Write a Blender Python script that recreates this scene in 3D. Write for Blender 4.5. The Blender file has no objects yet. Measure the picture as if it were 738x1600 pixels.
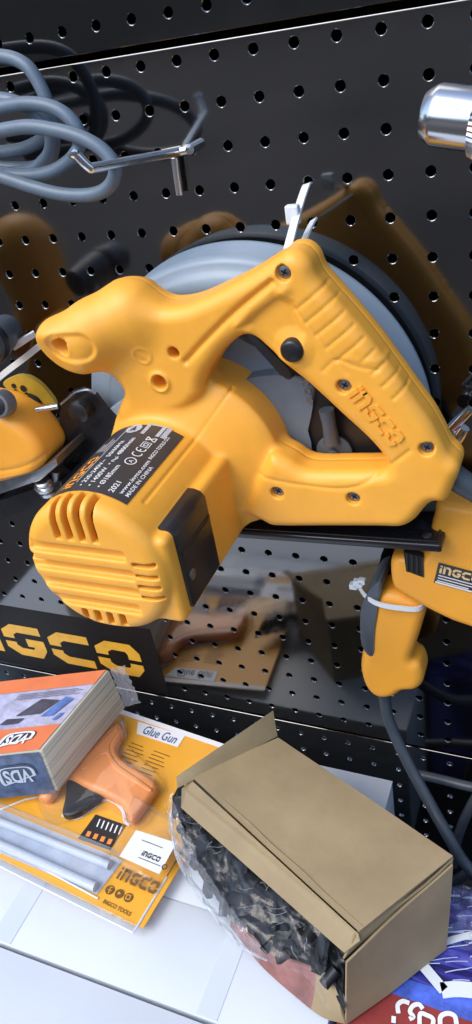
import bpy, bmesh, math, random
import numpy as np
from mathutils import Vector, Matrix
random.seed(7); rng = np.random.default_rng(5)
scene = bpy.context.scene
COL = scene.collection
PI = math.pi

# ------------------------------------------------------------------ camera model (solved from the pegboard grid)
PITCH = .027
FPX = 1228.0
R = np.array([[0.9169, 0.1581, 0.3671], [0.0853, 0.8198, -0.5662], [-0.3905, 0.5502, 0.7381]])
_u, _s, _v = np.linalg.svd(R); R = _u @ _v
T = np.array([-4.19, -11.16, 20.16]) * PITCH
def b2w(b): return np.array([b[0], b[2], -b[1]])
CAM = b2w(-R.T @ T)
def ray(px, py): return b2w(R.T @ np.array([(px - 369) / FPX, (py - 800) / FPX, 1.]))
def atY(px, py, Y):
    d = ray(px, py); return Vector(CAM + d * (Y - CAM[1]) / d[1])
def atZ(px, py, Z):
    d = ray(px, py); return Vector(CAM + d * (Z - CAM[2]) / d[2])

# ------------------------------------------------------------------ scene-graph helpers
def tag(o, label, cat, group=None):
    o['label'] = label; o['category'] = cat
    if group: o['group'] = group
    return o
def thing(name, label, cat, loc, group=None):
    o = bpy.data.objects.new(name, None); COL.objects.link(o)
    o.location = loc; o.empty_display_size = .02
    return tag(o, label, cat, group)
def root_of(o):
    off = Vector((0, 0, 0))
    while o is not None:
        off += o.location; o = o.parent
    return off
def link(name, me, mat, parent=None, smooth=False):
    me.name = name
    o = bpy.data.objects.new(name, me); COL.objects.link(o)
    if mat is not None:
        me.materials.clear()
        for m in (mat if isinstance(mat, (list, tuple)) else [mat]): me.materials.append(m)
    if smooth: me.polygons.foreach_set('use_smooth', [True] * len(me.polygons))
    if parent is not None:
        o.parent = parent; o.location = -root_of(parent)
    return o
def bm_link(name, bm, mat, parent=None, smooth=False, recalc=True):
    if recalc: bmesh.ops.recalc_face_normals(bm, faces=bm.faces)
    me = bpy.data.meshes.new(name); bm.to_mesh(me); bm.free()
    return link(name, me, mat, parent, smooth)
def auto_smooth(o, deg=35):
    me = o.data
    me.polygons.foreach_set('use_smooth', [True] * len(me.polygons))
    try: me.set_sharp_from_angle(angle=math.radians(deg))
    except Exception: pass
    return o

# ------------------------------------------------------------------ mesh helpers
def add_box(bm, lo, hi, bev=0, seg=2, M=None):
    r = bmesh.ops.create_cube(bm, size=1)
    vs = r['verts']
    for v in vs:
        v.co = Vector([lo[i] + (v.co[i] + .5) * (hi[i] - lo[i]) for i in range(3)])
        if M is not None: v.co = M @ v.co
    if bev:
        es = list({e for v in vs for e in v.link_edges})
        bmesh.ops.bevel(bm, geom=es, offset=bev, segments=seg, profile=.5, affect='EDGES')
def add_hull8(bm, pts, bev=0, seg=2):
    "box from 4 bottom + 4 top points"
    vs = [bm.verts.new(p) for p in pts]
    fs = [(3, 2, 1, 0), (4, 5, 6, 7), (0, 1, 5, 4), (1, 2, 6, 5), (2, 3, 7, 6), (3, 0, 4, 7)]
    faces = [bm.faces.new([vs[i] for i in f]) for f in fs]
    if bev:
        es = list({e for f in faces for e in f.edges})
        bmesh.ops.bevel(bm, geom=es, offset=bev, segments=seg, profile=.5, affect='EDGES')
def add_prism(bm, pts, off, bev=0, seg=2):
    "closed polygon pts (3D, planar) extruded by vector off"
    off = Vector(off)
    a = [bm.verts.new(Vector(p)) for p in pts]; b = [bm.verts.new(Vector(p) + off) for p in pts]
    n = len(a); fs = [bm.faces.new(a[::-1]), bm.faces.new(b)]
    for i in range(n): fs.append(bm.faces.new([a[i], a[(i + 1) % n], b[(i + 1) % n], b[i]]))
    if bev:
        es = list(set(fs[0].edges) | set(fs[1].edges))
        bmesh.ops.bevel(bm, geom=es, offset=bev, segments=seg, profile=.5, affect='EDGES')
def catmull(pts, n=6, closed=False):
    P = [np.array(p, float) for p in pts]; N = len(P); out = []
    rngN = N if closed else N - 1
    for i in range(rngN):
        if closed: p0, p1, p2, p3 = P[i - 1], P[i], P[(i + 1) % N], P[(i + 2) % N]
        else:
            p1, p2 = P[i], P[i + 1]; p0 = P[i - 1] if i else 2 * p1 - p2; p3 = P[i + 2] if i + 2 < N else 2 * p2 - p1
        for k in range(n):
            t = k / n
            out.append(.5 * (2 * p1 + (p2 - p0) * t + (2 * p0 - 5 * p1 + 4 * p2 - p3) * t * t + (3 * p1 - p0 - 3 * p2 + p3) * t ** 3))
    if not closed: out.append(P[-1])
    return out
def add_tube(bm, pts, rad, seg=12, smooth=6, cap=True, flat=None):
    if smooth: pts = catmull(pts, smooth)
    pts = [Vector(p) for p in pts]; n = len(pts)
    rads = rad if hasattr(rad, '__len__') else [rad] * n
    if len(rads) != n: rads = np.interp(np.linspace(0, 1, n), np.linspace(0, 1, len(rads)), rads)
    tg = [(pts[min(i + 1, n - 1)] - pts[max(i - 1, 0)]).normalized() for i in range(n)]
    ref = Vector((0, 0, 1)) if abs(tg[0].z) < .9 else Vector((1, 0, 0))
    nrm = tg[0].cross(ref).normalized(); rings = []
    for i in range(n):
        nrm = (nrm - tg[i] * nrm.dot(tg[i])).normalized(); bn = tg[i].cross(nrm)
        rings.append([bm.verts.new(pts[i] + (nrm * math.cos(2 * PI * k / seg) + bn * math.sin(2 * PI * k / seg)) * float(rads[i])) for k in range(seg)])
    for i in range(n - 1):
        for k in range(seg):
            bm.faces.new([rings[i][k], rings[i][(k + 1) % seg], rings[i + 1][(k + 1) % seg], rings[i + 1][k]])
    if cap:
        bm.faces.new(rings[0][::-1]); bm.faces.new(rings[-1])
def add_lathe(bm, prof, org, axis, seg=48, mod=None):
    "prof: list of (r, t) along axis"
    org = Vector(org); ax = Vector(axis).normalized()
    ref = Vector((0, 0, 1)) if abs(ax.z) < .9 else Vector((1, 0, 0))
    a = ax.cross(ref).normalized(); b = ax.cross(a); rings = []
    for j, (r, t) in enumerate(prof):
        ring = []
        for k in range(seg):
            rr = r * (mod(j, k) if mod else 1)
            ring.append(bm.verts.new(org + ax * t + (a * math.cos(2 * PI * k / seg) + b * math.sin(2 * PI * k / seg)) * max(rr, 1e-5)))
        rings.append(ring)
    for i in range(len(rings) - 1):
        for k in range(seg):
            bm.faces.new([rings[i][k], rings[i][(k + 1) % seg], rings[i + 1][(k + 1) % seg], rings[i + 1][k]])
    bm.faces.new(rings[0][::-1]); bm.faces.new(rings[-1])
def add_ribbon(bm, pts, width, thick, side, smooth=5):
    "flat strap along pts; side = approx direction of its width"
    if smooth: pts = catmull(pts, smooth)
    pts = [Vector(p) for p in pts]; n = len(pts); rings = []
    for i in range(n):
        tg = (pts[min(i + 1, n - 1)] - pts[max(i - 1, 0)]).normalized()
        s = Vector(side); s = (s - tg * s.dot(tg)).normalized(); nn = tg.cross(s)
        rings.append([bm.verts.new(pts[i] + s * a * width / 2 + nn * b * thick / 2) for a, b in ((-1, -1), (1, -1), (1, 1), (-1, 1))])
    for i in range(n - 1):
        for k in range(4): bm.faces.new([rings[i][k], rings[i][(k + 1) % 4], rings[i + 1][(k + 1) % 4], rings[i + 1][k]])
    bm.faces.new(rings[0][::-1]); bm.faces.new(rings[-1])

class Frame:
    "flat drawing plane: origin, u to the right, v up, n towards the reader"
    def __init__(s, o, u, v, lift=.0004):
        s.o = Vector(o); s.u = Vector(u).normalized(); v = Vector(v); s.v = (v - s.u * v.dot(s.u)).normalized(); s.n = s.u.cross(s.v); s.lift = lift
    def p(s, x, y, l=None): return s.o + s.u * x + s.v * y + s.n * (s.lift if l is None else l)
def stroke2(pts, w, closed=False):
    "2D polyline -> list of quads"
    P = [Vector(p) for p in pts]; n = len(P); L = []; Rr = []
    for i in range(n):
        a = P[i - 1] if (i or closed) else P[i]; b = P[(i + 1) % n] if (i < n - 1 or closed) else P[i]
        d1 = (P[i] - a); d2 = (b - P[i])
        d1 = d1.normalized() if d1.length > 1e-9 else d2.normalized(); d2 = d2.normalized() if d2.length > 1e-9 else d1
        t = (d1 + d2); t = t.normalized() if t.length > 1e-6 else d1
        nn = Vector((-t.y, t.x)); k = max(.5, nn.dot(Vector((-d1.y, d1.x))))
        L.append(P[i] + nn * w / 2 / k); Rr.append(P[i] - nn * w / 2 / k)
    return [(L[i], Rr[i], Rr[(i + 1) % n], L[(i + 1) % n]) for i in range(n if closed else n - 1)]
_fontcache = {}
def text_polys(body, size, bold=0.0, shear=0):
    key = (body, size, bold, shear)
    if key not in _fontcache:
        cu = bpy.data.curves.new('txt', 'FONT'); cu.body = body; cu.size = size; cu.offset = bold * size; cu.shear = shear; cu.resolution_u = 3
        o = bpy.data.objects.new('txt', cu); COL.objects.link(o)
        dg = bpy.context.evaluated_depsgraph_get(); me = bpy.data.meshes.new_from_object(o.evaluated_get(dg))
        vs = [Vector((v.co.x, v.co.y)) for v in me.vertices]; fs = [tuple(p.vertices) for p in me.polygons]
        bpy.data.objects.remove(o); bpy.data.curves.remove(cu); bpy.data.meshes.remove(me)
        _fontcache[key] = (vs, fs)
    return _fontcache[key]
def add_text(bm, fmap, body, x, y, size, bold=.02, shear=0, fit=None):
    vs, fs = text_polys(body, size, bold, shear)
    w = max(v.x for v in vs) or 1; sx = fit / w if fit else 1
    bv = [bm.verts.new(fmap(x + v.x * sx, y + v.y)) for v in vs]
    for f in fs:
        try: bm.faces.new([bv[i] for i in f])
        except ValueError: pass
def add_quads(bm, fmap, quads):
    for q in quads: bm.faces.new([bm.verts.new(fmap(p[0], p[1])) for p in q])
def arc(cx, cy, rx, ry, a0, a1, n=14): return [(cx + rx * math.cos(math.radians(a0 + (a1 - a0) * i / n)), cy + ry * math.sin(math.radians(a0 + (a1 - a0) * i / n))) for i in range(n + 1)]
def flat_poly(name, pts, off, mat, parent):
    bm = bmesh.new(); add_prism(bm, pts, off); return bm_link(name, bm, mat, parent)

# block-letter logo: i n G C O, cut by a slanted stencil slit
def logo_quads(h, w=None, slit=True):
    t = h * .25; q = []; x = 0; wd = h * 1.0
    q += stroke2([(t / 2, 0), (t / 2, h * .66)], t); q += stroke2([(t / 2, h * .8), (t / 2, h)], t); x = t * 1.55
    q += stroke2([(x + t / 2, 0), (x + t / 2, h)], t); q += stroke2([(x + t / 2, h - t / 2), (x + wd * .55, h - t / 2), (x + wd * .72, h * .68), (x + wd * .72, 0)], t); x += wd * .72 + t * 1.05
    def ring(x0, segs):
        out = []
        o = [(x0 + wd * .3, h - t / 2), (x0 + wd * .68, h - t / 2), (x0 + wd * .9 - t / 2, h * .72), (x0 + wd * .9 - t / 2, h * .28), (x0 + wd * .68, t / 2), (x0 + wd * .3, t / 2), (x0 + t / 2, h * .28), (x0 + t / 2, h * .72)]
        for s in segs: out += stroke2([o[i] if isinstance(i, int) else (x0 + i[0] * wd, i[1] * h) for i in s], t)
        return out
    q += ring(x, [[(.88, .875), 0, 7, (.125, .54)], [(.125, .42), 6, 5, 4, (.775, .30), (.775, .46), (.5, .46)]]); x += wd * .9 + t * .55
    q += ring(x, [[(.88, .875), 0, 7, (.125, .54)], [(.125, .42), 6, 5, (.88, .125)]]); x += wd * .9 + t * .4
    q += ring(x, [[(.125, .56), 7, 0, 1, 2, (.775, .52)], [(.125, .44), 6, 5, 4, 3, (.775, .40)]]); x += wd * .9
    if w: q = [[Vector((p[0] * w / x, p[1])) for p in k] for k in q]
    return q

# ------------------------------------------------------------------ materials
def nodes(m): return m.node_tree.nodes, m.node_tree.links
def mat(name, col, rough=.5, metal=0, spec=None, ior=None, bump=0, bscale=400, var=0, vscale=20, rvar=0, coat=0, trans=0, stretch=None, bdist=.001):
    m = bpy.data.materials.new(name); m.use_nodes = True; N, L = nodes(m); b = N['Principled BSDF']
    b.inputs['Base Color'].default_value = (*col, 1); b.inputs['Roughness'].default_value = rough; b.inputs['Metallic'].default_value = metal
    if ior: b.inputs['IOR'].default_value = ior
    if spec is not None: b.inputs['Specular IOR Level'].default_value = spec
    if coat: b.inputs['Coat Weight'].default_value = coat; b.inputs['Coat Roughness'].default_value = .08
    if trans: b.inputs['Transmission Weight'].default_value = trans
    tc = N.new('ShaderNodeTexCoord'); src = tc.outputs['Object']
    if stretch:
        mp = N.new('ShaderNodeMapping'); mp.inputs['Scale'].default_value = stretch; L.new(src, mp.inputs['Vector']); src = mp.outputs['Vector']
    if bump:
        n = N.new('ShaderNodeTexNoise'); n.inputs['Scale'].default_value = bscale; n.inputs['Detail'].default_value = 4; L.new(src, n.inputs['Vector'])
        bp = N.new('ShaderNodeBump'); bp.inputs['Strength'].default_value = bump; bp.inputs['Distance'].default_value = bdist
        L.new(n.outputs['Fac'], bp.inputs['Height']); L.new(bp.outputs['Normal'], b.inputs['Normal'])
    if var or rvar:
        n2 = N.new('ShaderNodeTexNoise'); n2.inputs['Scale'].default_value = vscale; n2.inputs['Detail'].default_value = 5; n2.inputs['Roughness'].default_value = .6; L.new(src, n2.inputs['Vector'])
        if var:
            mx = N.new('ShaderNodeMix'); mx.data_type = 'RGBA'
            mx.inputs['A'].default_value = (*[c * (1 - var) for c in col], 1); mx.inputs['B'].default_value = (*[min(1, c * (1 + var)) for c in col], 1)
            mr = N.new('ShaderNodeMapRange'); mr.inputs['From Min'].default_value = .3; mr.inputs['From Max'].default_value = .7
            L.new(n2.outputs['Fac'], mr.inputs['Value']); L.new(mr.outputs['Result'], mx.inputs['Factor']); L.new(mx.outputs['Result'], b.inputs['Base Color'])
        if rvar:
            mr = N.new('ShaderNodeMapRange'); mr.inputs['From Min'].default_value = .3; mr.inputs['From Max'].default_value = .7
            mr.inputs['To Min'].default_value = max(.02, rough - rvar); mr.inputs['To Max'].default_value = rough + rvar
            L.new(n2.outputs['Fac'], mr.inputs['Value']); L.new(mr.outputs['Result'], b.inputs['Roughness'])
    return m
def clear_mat(name, tint=(.97, .985, 1), rough=.06, refl=1.0, bump=.0, bscale=60, ior=1.5, haze=0.0, bdist=.002):
    "thin clear plastic film: straight-through light plus a fresnel reflection and a little milky haze"
    m = bpy.data.materials.new(name); m.use_nodes = True; N, L = nodes(m); N.remove(N['Principled BSDF']); out = N['Material Output']
    tr = N.new('ShaderNodeBsdfTransparent'); tr.inputs['Color'].default_value = (*tint, 1)
    gl = N.new('ShaderNodeBsdfGlossy'); gl.inputs['Roughness'].default_value = rough
    df = N.new('ShaderNodeBsdfDiffuse'); df.inputs['Color'].default_value = (.75, .8, .85, 1)
    lw = N.new('ShaderNodeLayerWeight'); lw.inputs['Blend'].default_value = .5; pw = N.new('ShaderNodeMath'); pw.operation = 'POWER'; pw.inputs[1].default_value = 4; L.new(lw.outputs['Facing'], pw.inputs[0]); fr = N.new('ShaderNodeMath'); fr.operation = 'MULTIPLY_ADD'; fr.inputs[1].default_value = .7; fr.inputs[2].default_value = .05 * refl; L.new(pw.outputs[0], fr.inputs[0])
    m0 = N.new('ShaderNodeMixShader'); m0.inputs[0].default_value = haze; L.new(tr.outputs[0], m0.inputs[1]); L.new(df.outputs[0], m0.inputs[2])
    mx = N.new('ShaderNodeMixShader'); L.new(fr.outputs[0], mx.inputs[0]); L.new(m0.outputs[0], mx.inputs[1]); L.new(gl.outputs[0], mx.inputs[2]); L.new(mx.outputs[0], out.inputs['Surface'])
    if bump:
        tc = N.new('ShaderNodeTexCoord'); n = N.new('ShaderNodeTexNoise'); n.inputs['Scale'].default_value = bscale; n.inputs['Detail'].default_value = 3; L.new(tc.outputs['Object'], n.inputs['Vector'])
        bp = N.new('ShaderNodeBump'); bp.inputs['Strength'].default_value = bump; bp.inputs['Distance'].default_value = bdist
        L.new(n.outputs['Fac'], bp.inputs['Height'])
        for t in (gl, lw, df): L.new(bp.outputs['Normal'], t.inputs['Normal'])
    return m
Y_ = mat('yellow_plastic', (.92, .42, .045), .43, bump=.28, bscale=1300, var=.05, vscale=45, rvar=.06, bdist=.0004)
Y2 = mat('yellow_plastic_deep', (.85, .37, .035), .42, bump=.12, bscale=1500, var=.05, vscale=30, rvar=.06, bdist=.0004)
GREY = mat('grey_plastic', (.25, .318, .38), .38, bump=.1, bscale=900, var=.08, vscale=18, rvar=.08, bdist=.0004)
DGREY = mat('dark_grey_plastic', (.07, .085, .10), .4, bump=.1, bscale=900, var=.15, vscale=30)
BLK = mat('black_plastic', (.012, .012, .013), .38, bump=.12, bscale=900, rvar=.08, bdist=.0004)
BLKM = mat('black_painted_steel', (.010, .010, .012), .22, ior=1.6, rvar=.1, vscale=40, bump=.03, bscale=300)
RUB = mat('black_rubber', (.018, .02, .022), .55, bump=.1, bscale=600)
CABLE = mat('grey_cable_rubber', (.12, .165, .21), .42, bump=.08, bscale=500, var=.12, vscale=40)
CABD = mat('dark_cable_rubber', (.05, .062, .075), .42, bump=.08, bscale=500, var=.15, vscale=40)
CHROME = mat('chrome', (.82, .83, .84), .20, 1, rvar=.07, vscale=60)
STEEL = mat('steel', (.55, .56, .57), .28, 1, rvar=.1, vscale=90, bump=.06, bscale=300)
STEELD = mat('dull_steel', (.30, .31, .32), .38, 1, rvar=.12, vscale=60, bump=.1, bscale=200)
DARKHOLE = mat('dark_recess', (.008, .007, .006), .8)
NYLON = mat('white_nylon', (.72, .77, .78), .35, bump=.05, bscale=300)
LABELD = mat('label_charcoal', (.035, .037, .04), .38, rvar=.08)
LTXT = mat('label_print_white', (.72, .72, .70), .5)
LYEL = mat('label_print_orange', (.80, .30, .03), .5)
PRINTB = mat('print_black', (.015, .013, .012), .5)
PRINTBR = mat('print_brown', (.16, .075, .015), .5)
SIGNY = mat('sign_yellow_paint', (.72, .38, .035), .4, var=.12, vscale=60)
CARTON = mat('white_carton_board', (.63, .675, .71), .55, bump=.12, bscale=120, var=.03, vscale=9, rvar=.1)
CARTONI = mat('carton_edge', (.55, .54, .50), .7)
KRAFT = mat('kraft_cardboard', (.30, .228, .122), .72, bump=.35, bscale=170, var=.15, vscale=16, bdist=.0008)
KRAFTI = mat('kraft_cardboard_inside', (.275, .205, .11), .8, bump=.25, bscale=240, var=.10, vscale=20, bdist=.0006)
REDP = mat('red_print', (.27, .035, .03), .45, var=.25, vscale=30)
CARDY = mat('yellow_card', (.84, .40, .035), .32, var=.05, vscale=15)
WHITEP = mat('white_print', (.80, .81, .82), .4)
ORANGE = mat('orange_plastic', (.86, .30, .075), .33, bump=.05, bscale=500, var=.06, vscale=30)
ORPR = mat('orange_print', (.76, .19, .06), .3, var=.1, vscale=40)
LILAC = mat('pale_print', (.42, .42, .56), .25, var=.3, vscale=70)
BLUEP = mat('blue_grey_print', (.085, .12, .20), .25, var=.45, vscale=55, bump=.3, bscale=60, bdist=.002)
BLUET = mat('teal_print', (.03, .11, .28), .4)
CLEAR = clear_mat('clear_blister', rough=.05, bump=.25, bscale=55, haze=.03)
WRAP = clear_mat('crinkled_wrap', rough=.10, bump=.8, bscale=95, haze=.07, bdist=.004, refl=1.3)
TAPE = mat('packing_tape', (.585, .64, .69), .25, bump=.1, bscale=60)
STICK = mat('frosted_glue_stick', (.50, .56, .64), .45, bump=.05, bscale=200)

def board_mat():
    m = mat('black_gloss_enamel', (.0024, .0022, .0021), .08, ior=2.35, bump=.03, bscale=35, rvar=.035, vscale=12, bdist=.002)
    return m
BOARD = board_mat()
RIM = mat('punched_hole_rim', (.085, .085, .09), .5, .5)
def paper_mat():
    m = mat('stacked_paper_edges', (.42, .41, .31), .75); N, L = nodes(m); b = N['Principled BSDF']
    tc = N.new('ShaderNodeTexCoord'); mp = N.new('ShaderNodeMapping'); mp.inputs['Scale'].default_value = (6, 6, 420); L.new(tc.outputs['Object'], mp.inputs['Vector'])
    n = N.new('ShaderNodeTexNoise'); n.inputs['Scale'].default_value = 1; n.inputs['Detail'].default_value = 3; L.new(mp.outputs['Vector'], n.inputs['Vector'])
    cr = N.new('ShaderNodeValToRGB'); cr.color_ramp.elements[0].position = .33; cr.color_ramp.elements[0].color = (.58, .52, .36, 1); cr.color_ramp.elements[1].position = .6; cr.color_ramp.elements[1].color = (.88, .82, .63, 1)
    L.new(n.outputs['Fac'], cr.inputs[0]); L.new(cr.outputs[0], b.inputs['Base Color'])
    bp = N.new('ShaderNodeBump'); bp.inputs['Distance'].default_value = .001; bp.inputs['Strength'].default_value = .6; L.new(n.outputs['Fac'], bp.inputs['Height']); L.new(bp.outputs['Normal'], b.inputs['Normal'])
    return m
PAPER = paper_mat()
def bluestar_mat():
    m = mat('blue_printed_film', (.05, .05, .3), .16, bump=.5, bscale=40, bdist=.003); N, L = nodes(m); b = N['Principled BSDF']
    tc = N.new('ShaderNodeTexCoord'); mp = N.new('ShaderNodeMapping'); mp.inputs['Rotation'].default_value = (0, 0, .5); mp.inputs['Scale'].default_value = (7, 46, 1); L.new(tc.outputs['Object'], mp.inputs['Vector'])
    n = N.new('ShaderNodeTexNoise'); n.inputs['Scale'].default_value = 2.2; n.inputs['Detail'].default_value = 6; n.inputs['Distortion'].default_value = 1.2; L.new(mp.outputs['Vector'], n.inputs['Vector'])
    cr = N.new('ShaderNodeValToRGB'); e = cr.color_ramp.elements
    e[0].position = .32; e[0].color = (.012, .010, .055, 1); e[1].position = .56; e[1].color = (.055, .055, .36, 1)
    k = e.new(.68); k.color = (.16, .17, .62, 1); k = e.new(.76); k.color = (.55, .62, .85, 1)
    L.new(n.outputs['Fac'], cr.inputs[0]); L.new(cr.outputs[0], b.inputs['Base Color'])
    return m
BLUESTAR = bluestar_mat()

# ------------------------------------------------------------------ signed-distance modelling (surface nets)
def smin(a, b, k):
    h = np.clip(.5 + .5 * (b - a) / k, 0, 1); return b + (a - b) * h - k * h * (1 - h)
def smax(a, b, k): return -smin(-a, -b, k)
def poly_sdf(px, pz, poly):
    P = np.array(poly, np.float32); d = np.full(px.shape, 1e9, np.float32); s = np.ones(px.shape, np.float32); n = len(P); j = n - 1
    for i in range(n):
        e = P[j] - P[i]; wx = px - P[i, 0]; wz = pz - P[i, 1]
        c = np.clip((wx * e[0] + wz * e[1]) / (e @ e + 1e-12), 0, 1)
        d = np.minimum(d, (wx - e[0] * c) ** 2 + (wz - e[1] * c) ** 2)
        c1 = pz >= P[i, 1]; c2 = pz < P[j, 1]; c3 = e[0] * wz > e[1] * wx
        s = np.where((c1 & c2 & c3) | (~c1 & ~c2 & ~c3), -s, s); j = i
    return s * np.sqrt(d)
def seg2(px, pz, pts):
    d = np.full(px.shape, 1e9, np.float32)
    for a, b in zip(pts[:-1], pts[1:]):
        ex, ez = b[0] - a[0], b[1] - a[1]; wx, wz = px - a[0], pz - a[1]
        c = np.clip((wx * ex + wz * ez) / (ex * ex + ez * ez + 1e-12), 0, 1)
        d = np.minimum(d, (wx - ex * c) ** 2 + (wz - ez * c) ** 2)
    return np.sqrt(d)
def extrude(d2, Yg, yc, h, rr):
    a = d2 + rr; b = np.abs(Yg - yc) - (h - rr)
    return np.minimum(np.maximum(a, b), 0) + np.sqrt(np.maximum(a, 0) ** 2 + np.maximum(b, 0) ** 2) - rr
def sbox(x, y, z, c, h, r=0):
    qx, qy, qz = np.abs(x - c[0]) - h[0] + r, np.abs(y - c[1]) - h[1] + r, np.abs(z - c[2]) - h[2] + r
    return np.sqrt(np.maximum(qx, 0) ** 2 + np.maximum(qy, 0) ** 2 + np.maximum(qz, 0) ** 2) + np.minimum(np.maximum(qx, np.maximum(qy, qz)), 0) - r
def round_cone(x, y, z, a, b, ra, rb):
    a = np.array(a); b = np.array(b); ba = b - a; L2 = ba @ ba
    t = np.clip(((x - a[0]) * ba[0] + (y - a[1]) * ba[1] + (z - a[2]) * ba[2]) / L2, 0, 1)
    return np.sqrt((x - a[0] - ba[0] * t) ** 2 + (y - a[1] - ba[1] * t) ** 2 + (z - a[2] - ba[2] * t) ** 2) - (ra + (rb - ra) * t)
def grid(lo, hi, h):
    ax = [np.arange(lo[i], hi[i] + h, h, dtype=np.float32) for i in range(3)]
    return ax[0][:, None, None], ax[1][None, :, None], ax[2][None, None, :]
def surface_nets(F, org, h, owner=None):
    F = np.ascontiguousarray(F, np.float32); ins = F < 0; nx, ny, nz = F.shape
    cnt = np.zeros((nx - 1, ny - 1, nz - 1), np.int8)
    for dx in (0, 1):
        for dy in (0, 1):
            for dz in (0, 1): cnt += ins[dx:nx - 1 + dx, dy:ny - 1 + dy, dz:nz - 1 + dz]
    act = (cnt > 0) & (cnt < 8); I, J, K = np.nonzero(act); n = len(I)
    idx = np.full(act.shape, -1, np.int32); idx[I, J, K] = np.arange(n)
    V = np.zeros((n, 3)); w = np.zeros(n)
    cs = [(a, b, c) for a in (0, 1) for b in (0, 1) for c in (0, 1)]
    for a in cs:
        for k in range(3):
            if a[k] == 0:
                b = list(a); b[k] = 1
                fa = F[I + a[0], J + a[1], K + a[2]]; fb = F[I + b[0], J + b[1], K + b[2]]; cr = (fa < 0) != (fb < 0)
                t = np.where(cr, fa / np.where(cr, fa - fb, 1), 0); p = np.tile(np.array(a, float), (n, 1)); p[:, k] = t
                V += p * cr[:, None]; w += cr
    V = V / w[:, None] + np.stack([I, J, K], 1); V = V * h + np.array(org)
    quads = []
    for ax in range(3):
        o1, o2 = [(1, 2), (2, 0), (0, 1)][ax]
        sl0 = [slice(None)] * 3; sl1 = [slice(None)] * 3; sl0[ax] = slice(0, -1); sl1[ax] = slice(1, None)
        for k in (o1, o2): sl0[k] = slice(1, -1); sl1[k] = slice(1, -1)
        A = ins[tuple(sl0)]; B = ins[tuple(sl1)]
        c = np.array(np.nonzero(A != B)); flip = A[tuple(c)]
        base = c.copy(); base[o1] += 1; base[o2] += 1
        def cell(d1, d2):
            q = base.copy(); q[o1] += d1; q[o2] += d2; return idx[q[0], q[1], q[2]]
        Q = np.stack([cell(-1, -1), cell(0, -1), cell(0, 0), cell(-1, 0)], 1)
        Q[~flip] = Q[~flip][:, ::-1]; quads.append(Q)
    Q = np.concatenate(quads)
    if owner is None: return V, Q
    c = np.clip(np.round((V[Q].mean(1) - np.array(org)) / h).astype(int), 0, np.array(F.shape) - 1)
    return V, Q, owner[c[:, 0], c[:, 1], c[:, 2]]
def np_mesh(name, V, Q):
    used = np.unique(Q); remap = np.full(len(V), -1, np.int64); remap[used] = np.arange(len(used)); Q = remap[Q]; V = V[used]
    me = bpy.data.meshes.new(name); me.vertices.add(len(V)); me.vertices.foreach_set('co', V.astype(np.float32).ravel())
    k = Q.shape[1]; me.loops.add(Q.size); me.loops.foreach_set('vertex_index', Q.astype(np.int32).ravel())
    me.polygons.add(len(Q)); me.polygons.foreach_set('loop_start', np.arange(0, Q.size, k, dtype=np.int32))
    me.polygons.foreach_set('use_smooth', np.ones(len(Q), bool)); me.update(calc_edges=True); me.validate(); return me
def pxz(pts, Y): return [(p.x, p.z) for p in (atY(a, b, Y) for a, b in pts)]

# ================================================================== SETTING
GZ = -.86
bm = bmesh.new(); s = 60
bm.faces.new([bm.verts.new(p) for p in ((-s, -s, GZ), (s, -s, GZ), (s, s, GZ), (-s, s, GZ))])
g = bm_link('ground', bm, mat('grey_concrete_paving', (.048, .043, .040), .85, bump=.3, bscale=30, var=.75, vscale=.8), recalc=False); g['kind'] = 'structure'

# unseen rise added behind the viewer, hiding the bright horizon from the board's gloss
bm = bmesh.new(); nseg = 64; prev = None
for i in range(nseg + 1):
    a = PI + PI * (i / nseg) * 1.0; c_, s_ = math.cos(a), math.sin(a); col_ = []
    for r, z in ((18, GZ - .2), (22, 1.5), (27, 4.2 + .8 * math.sin(i * .7) + .5 * math.sin(i * 1.9)), (34, 6.5 + 1.2 * math.sin(i * .45 + 1)), (58, 7.5)): col_.append(bm.verts.new((r * c_, r * s_, z)))
    if prev:
        for k in range(4): bm.faces.new([prev[k], col_[k], col_[k + 1], prev[k + 1]])
    prev = col_
hl_ = bm_link('horizon_block', bm, mat('dark_horizon_block', (.030, .028, .024), .9, bump=.5, bscale=2, var=.4, vscale=.6), smooth=True); hl_['kind'] = 'structure'

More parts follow.
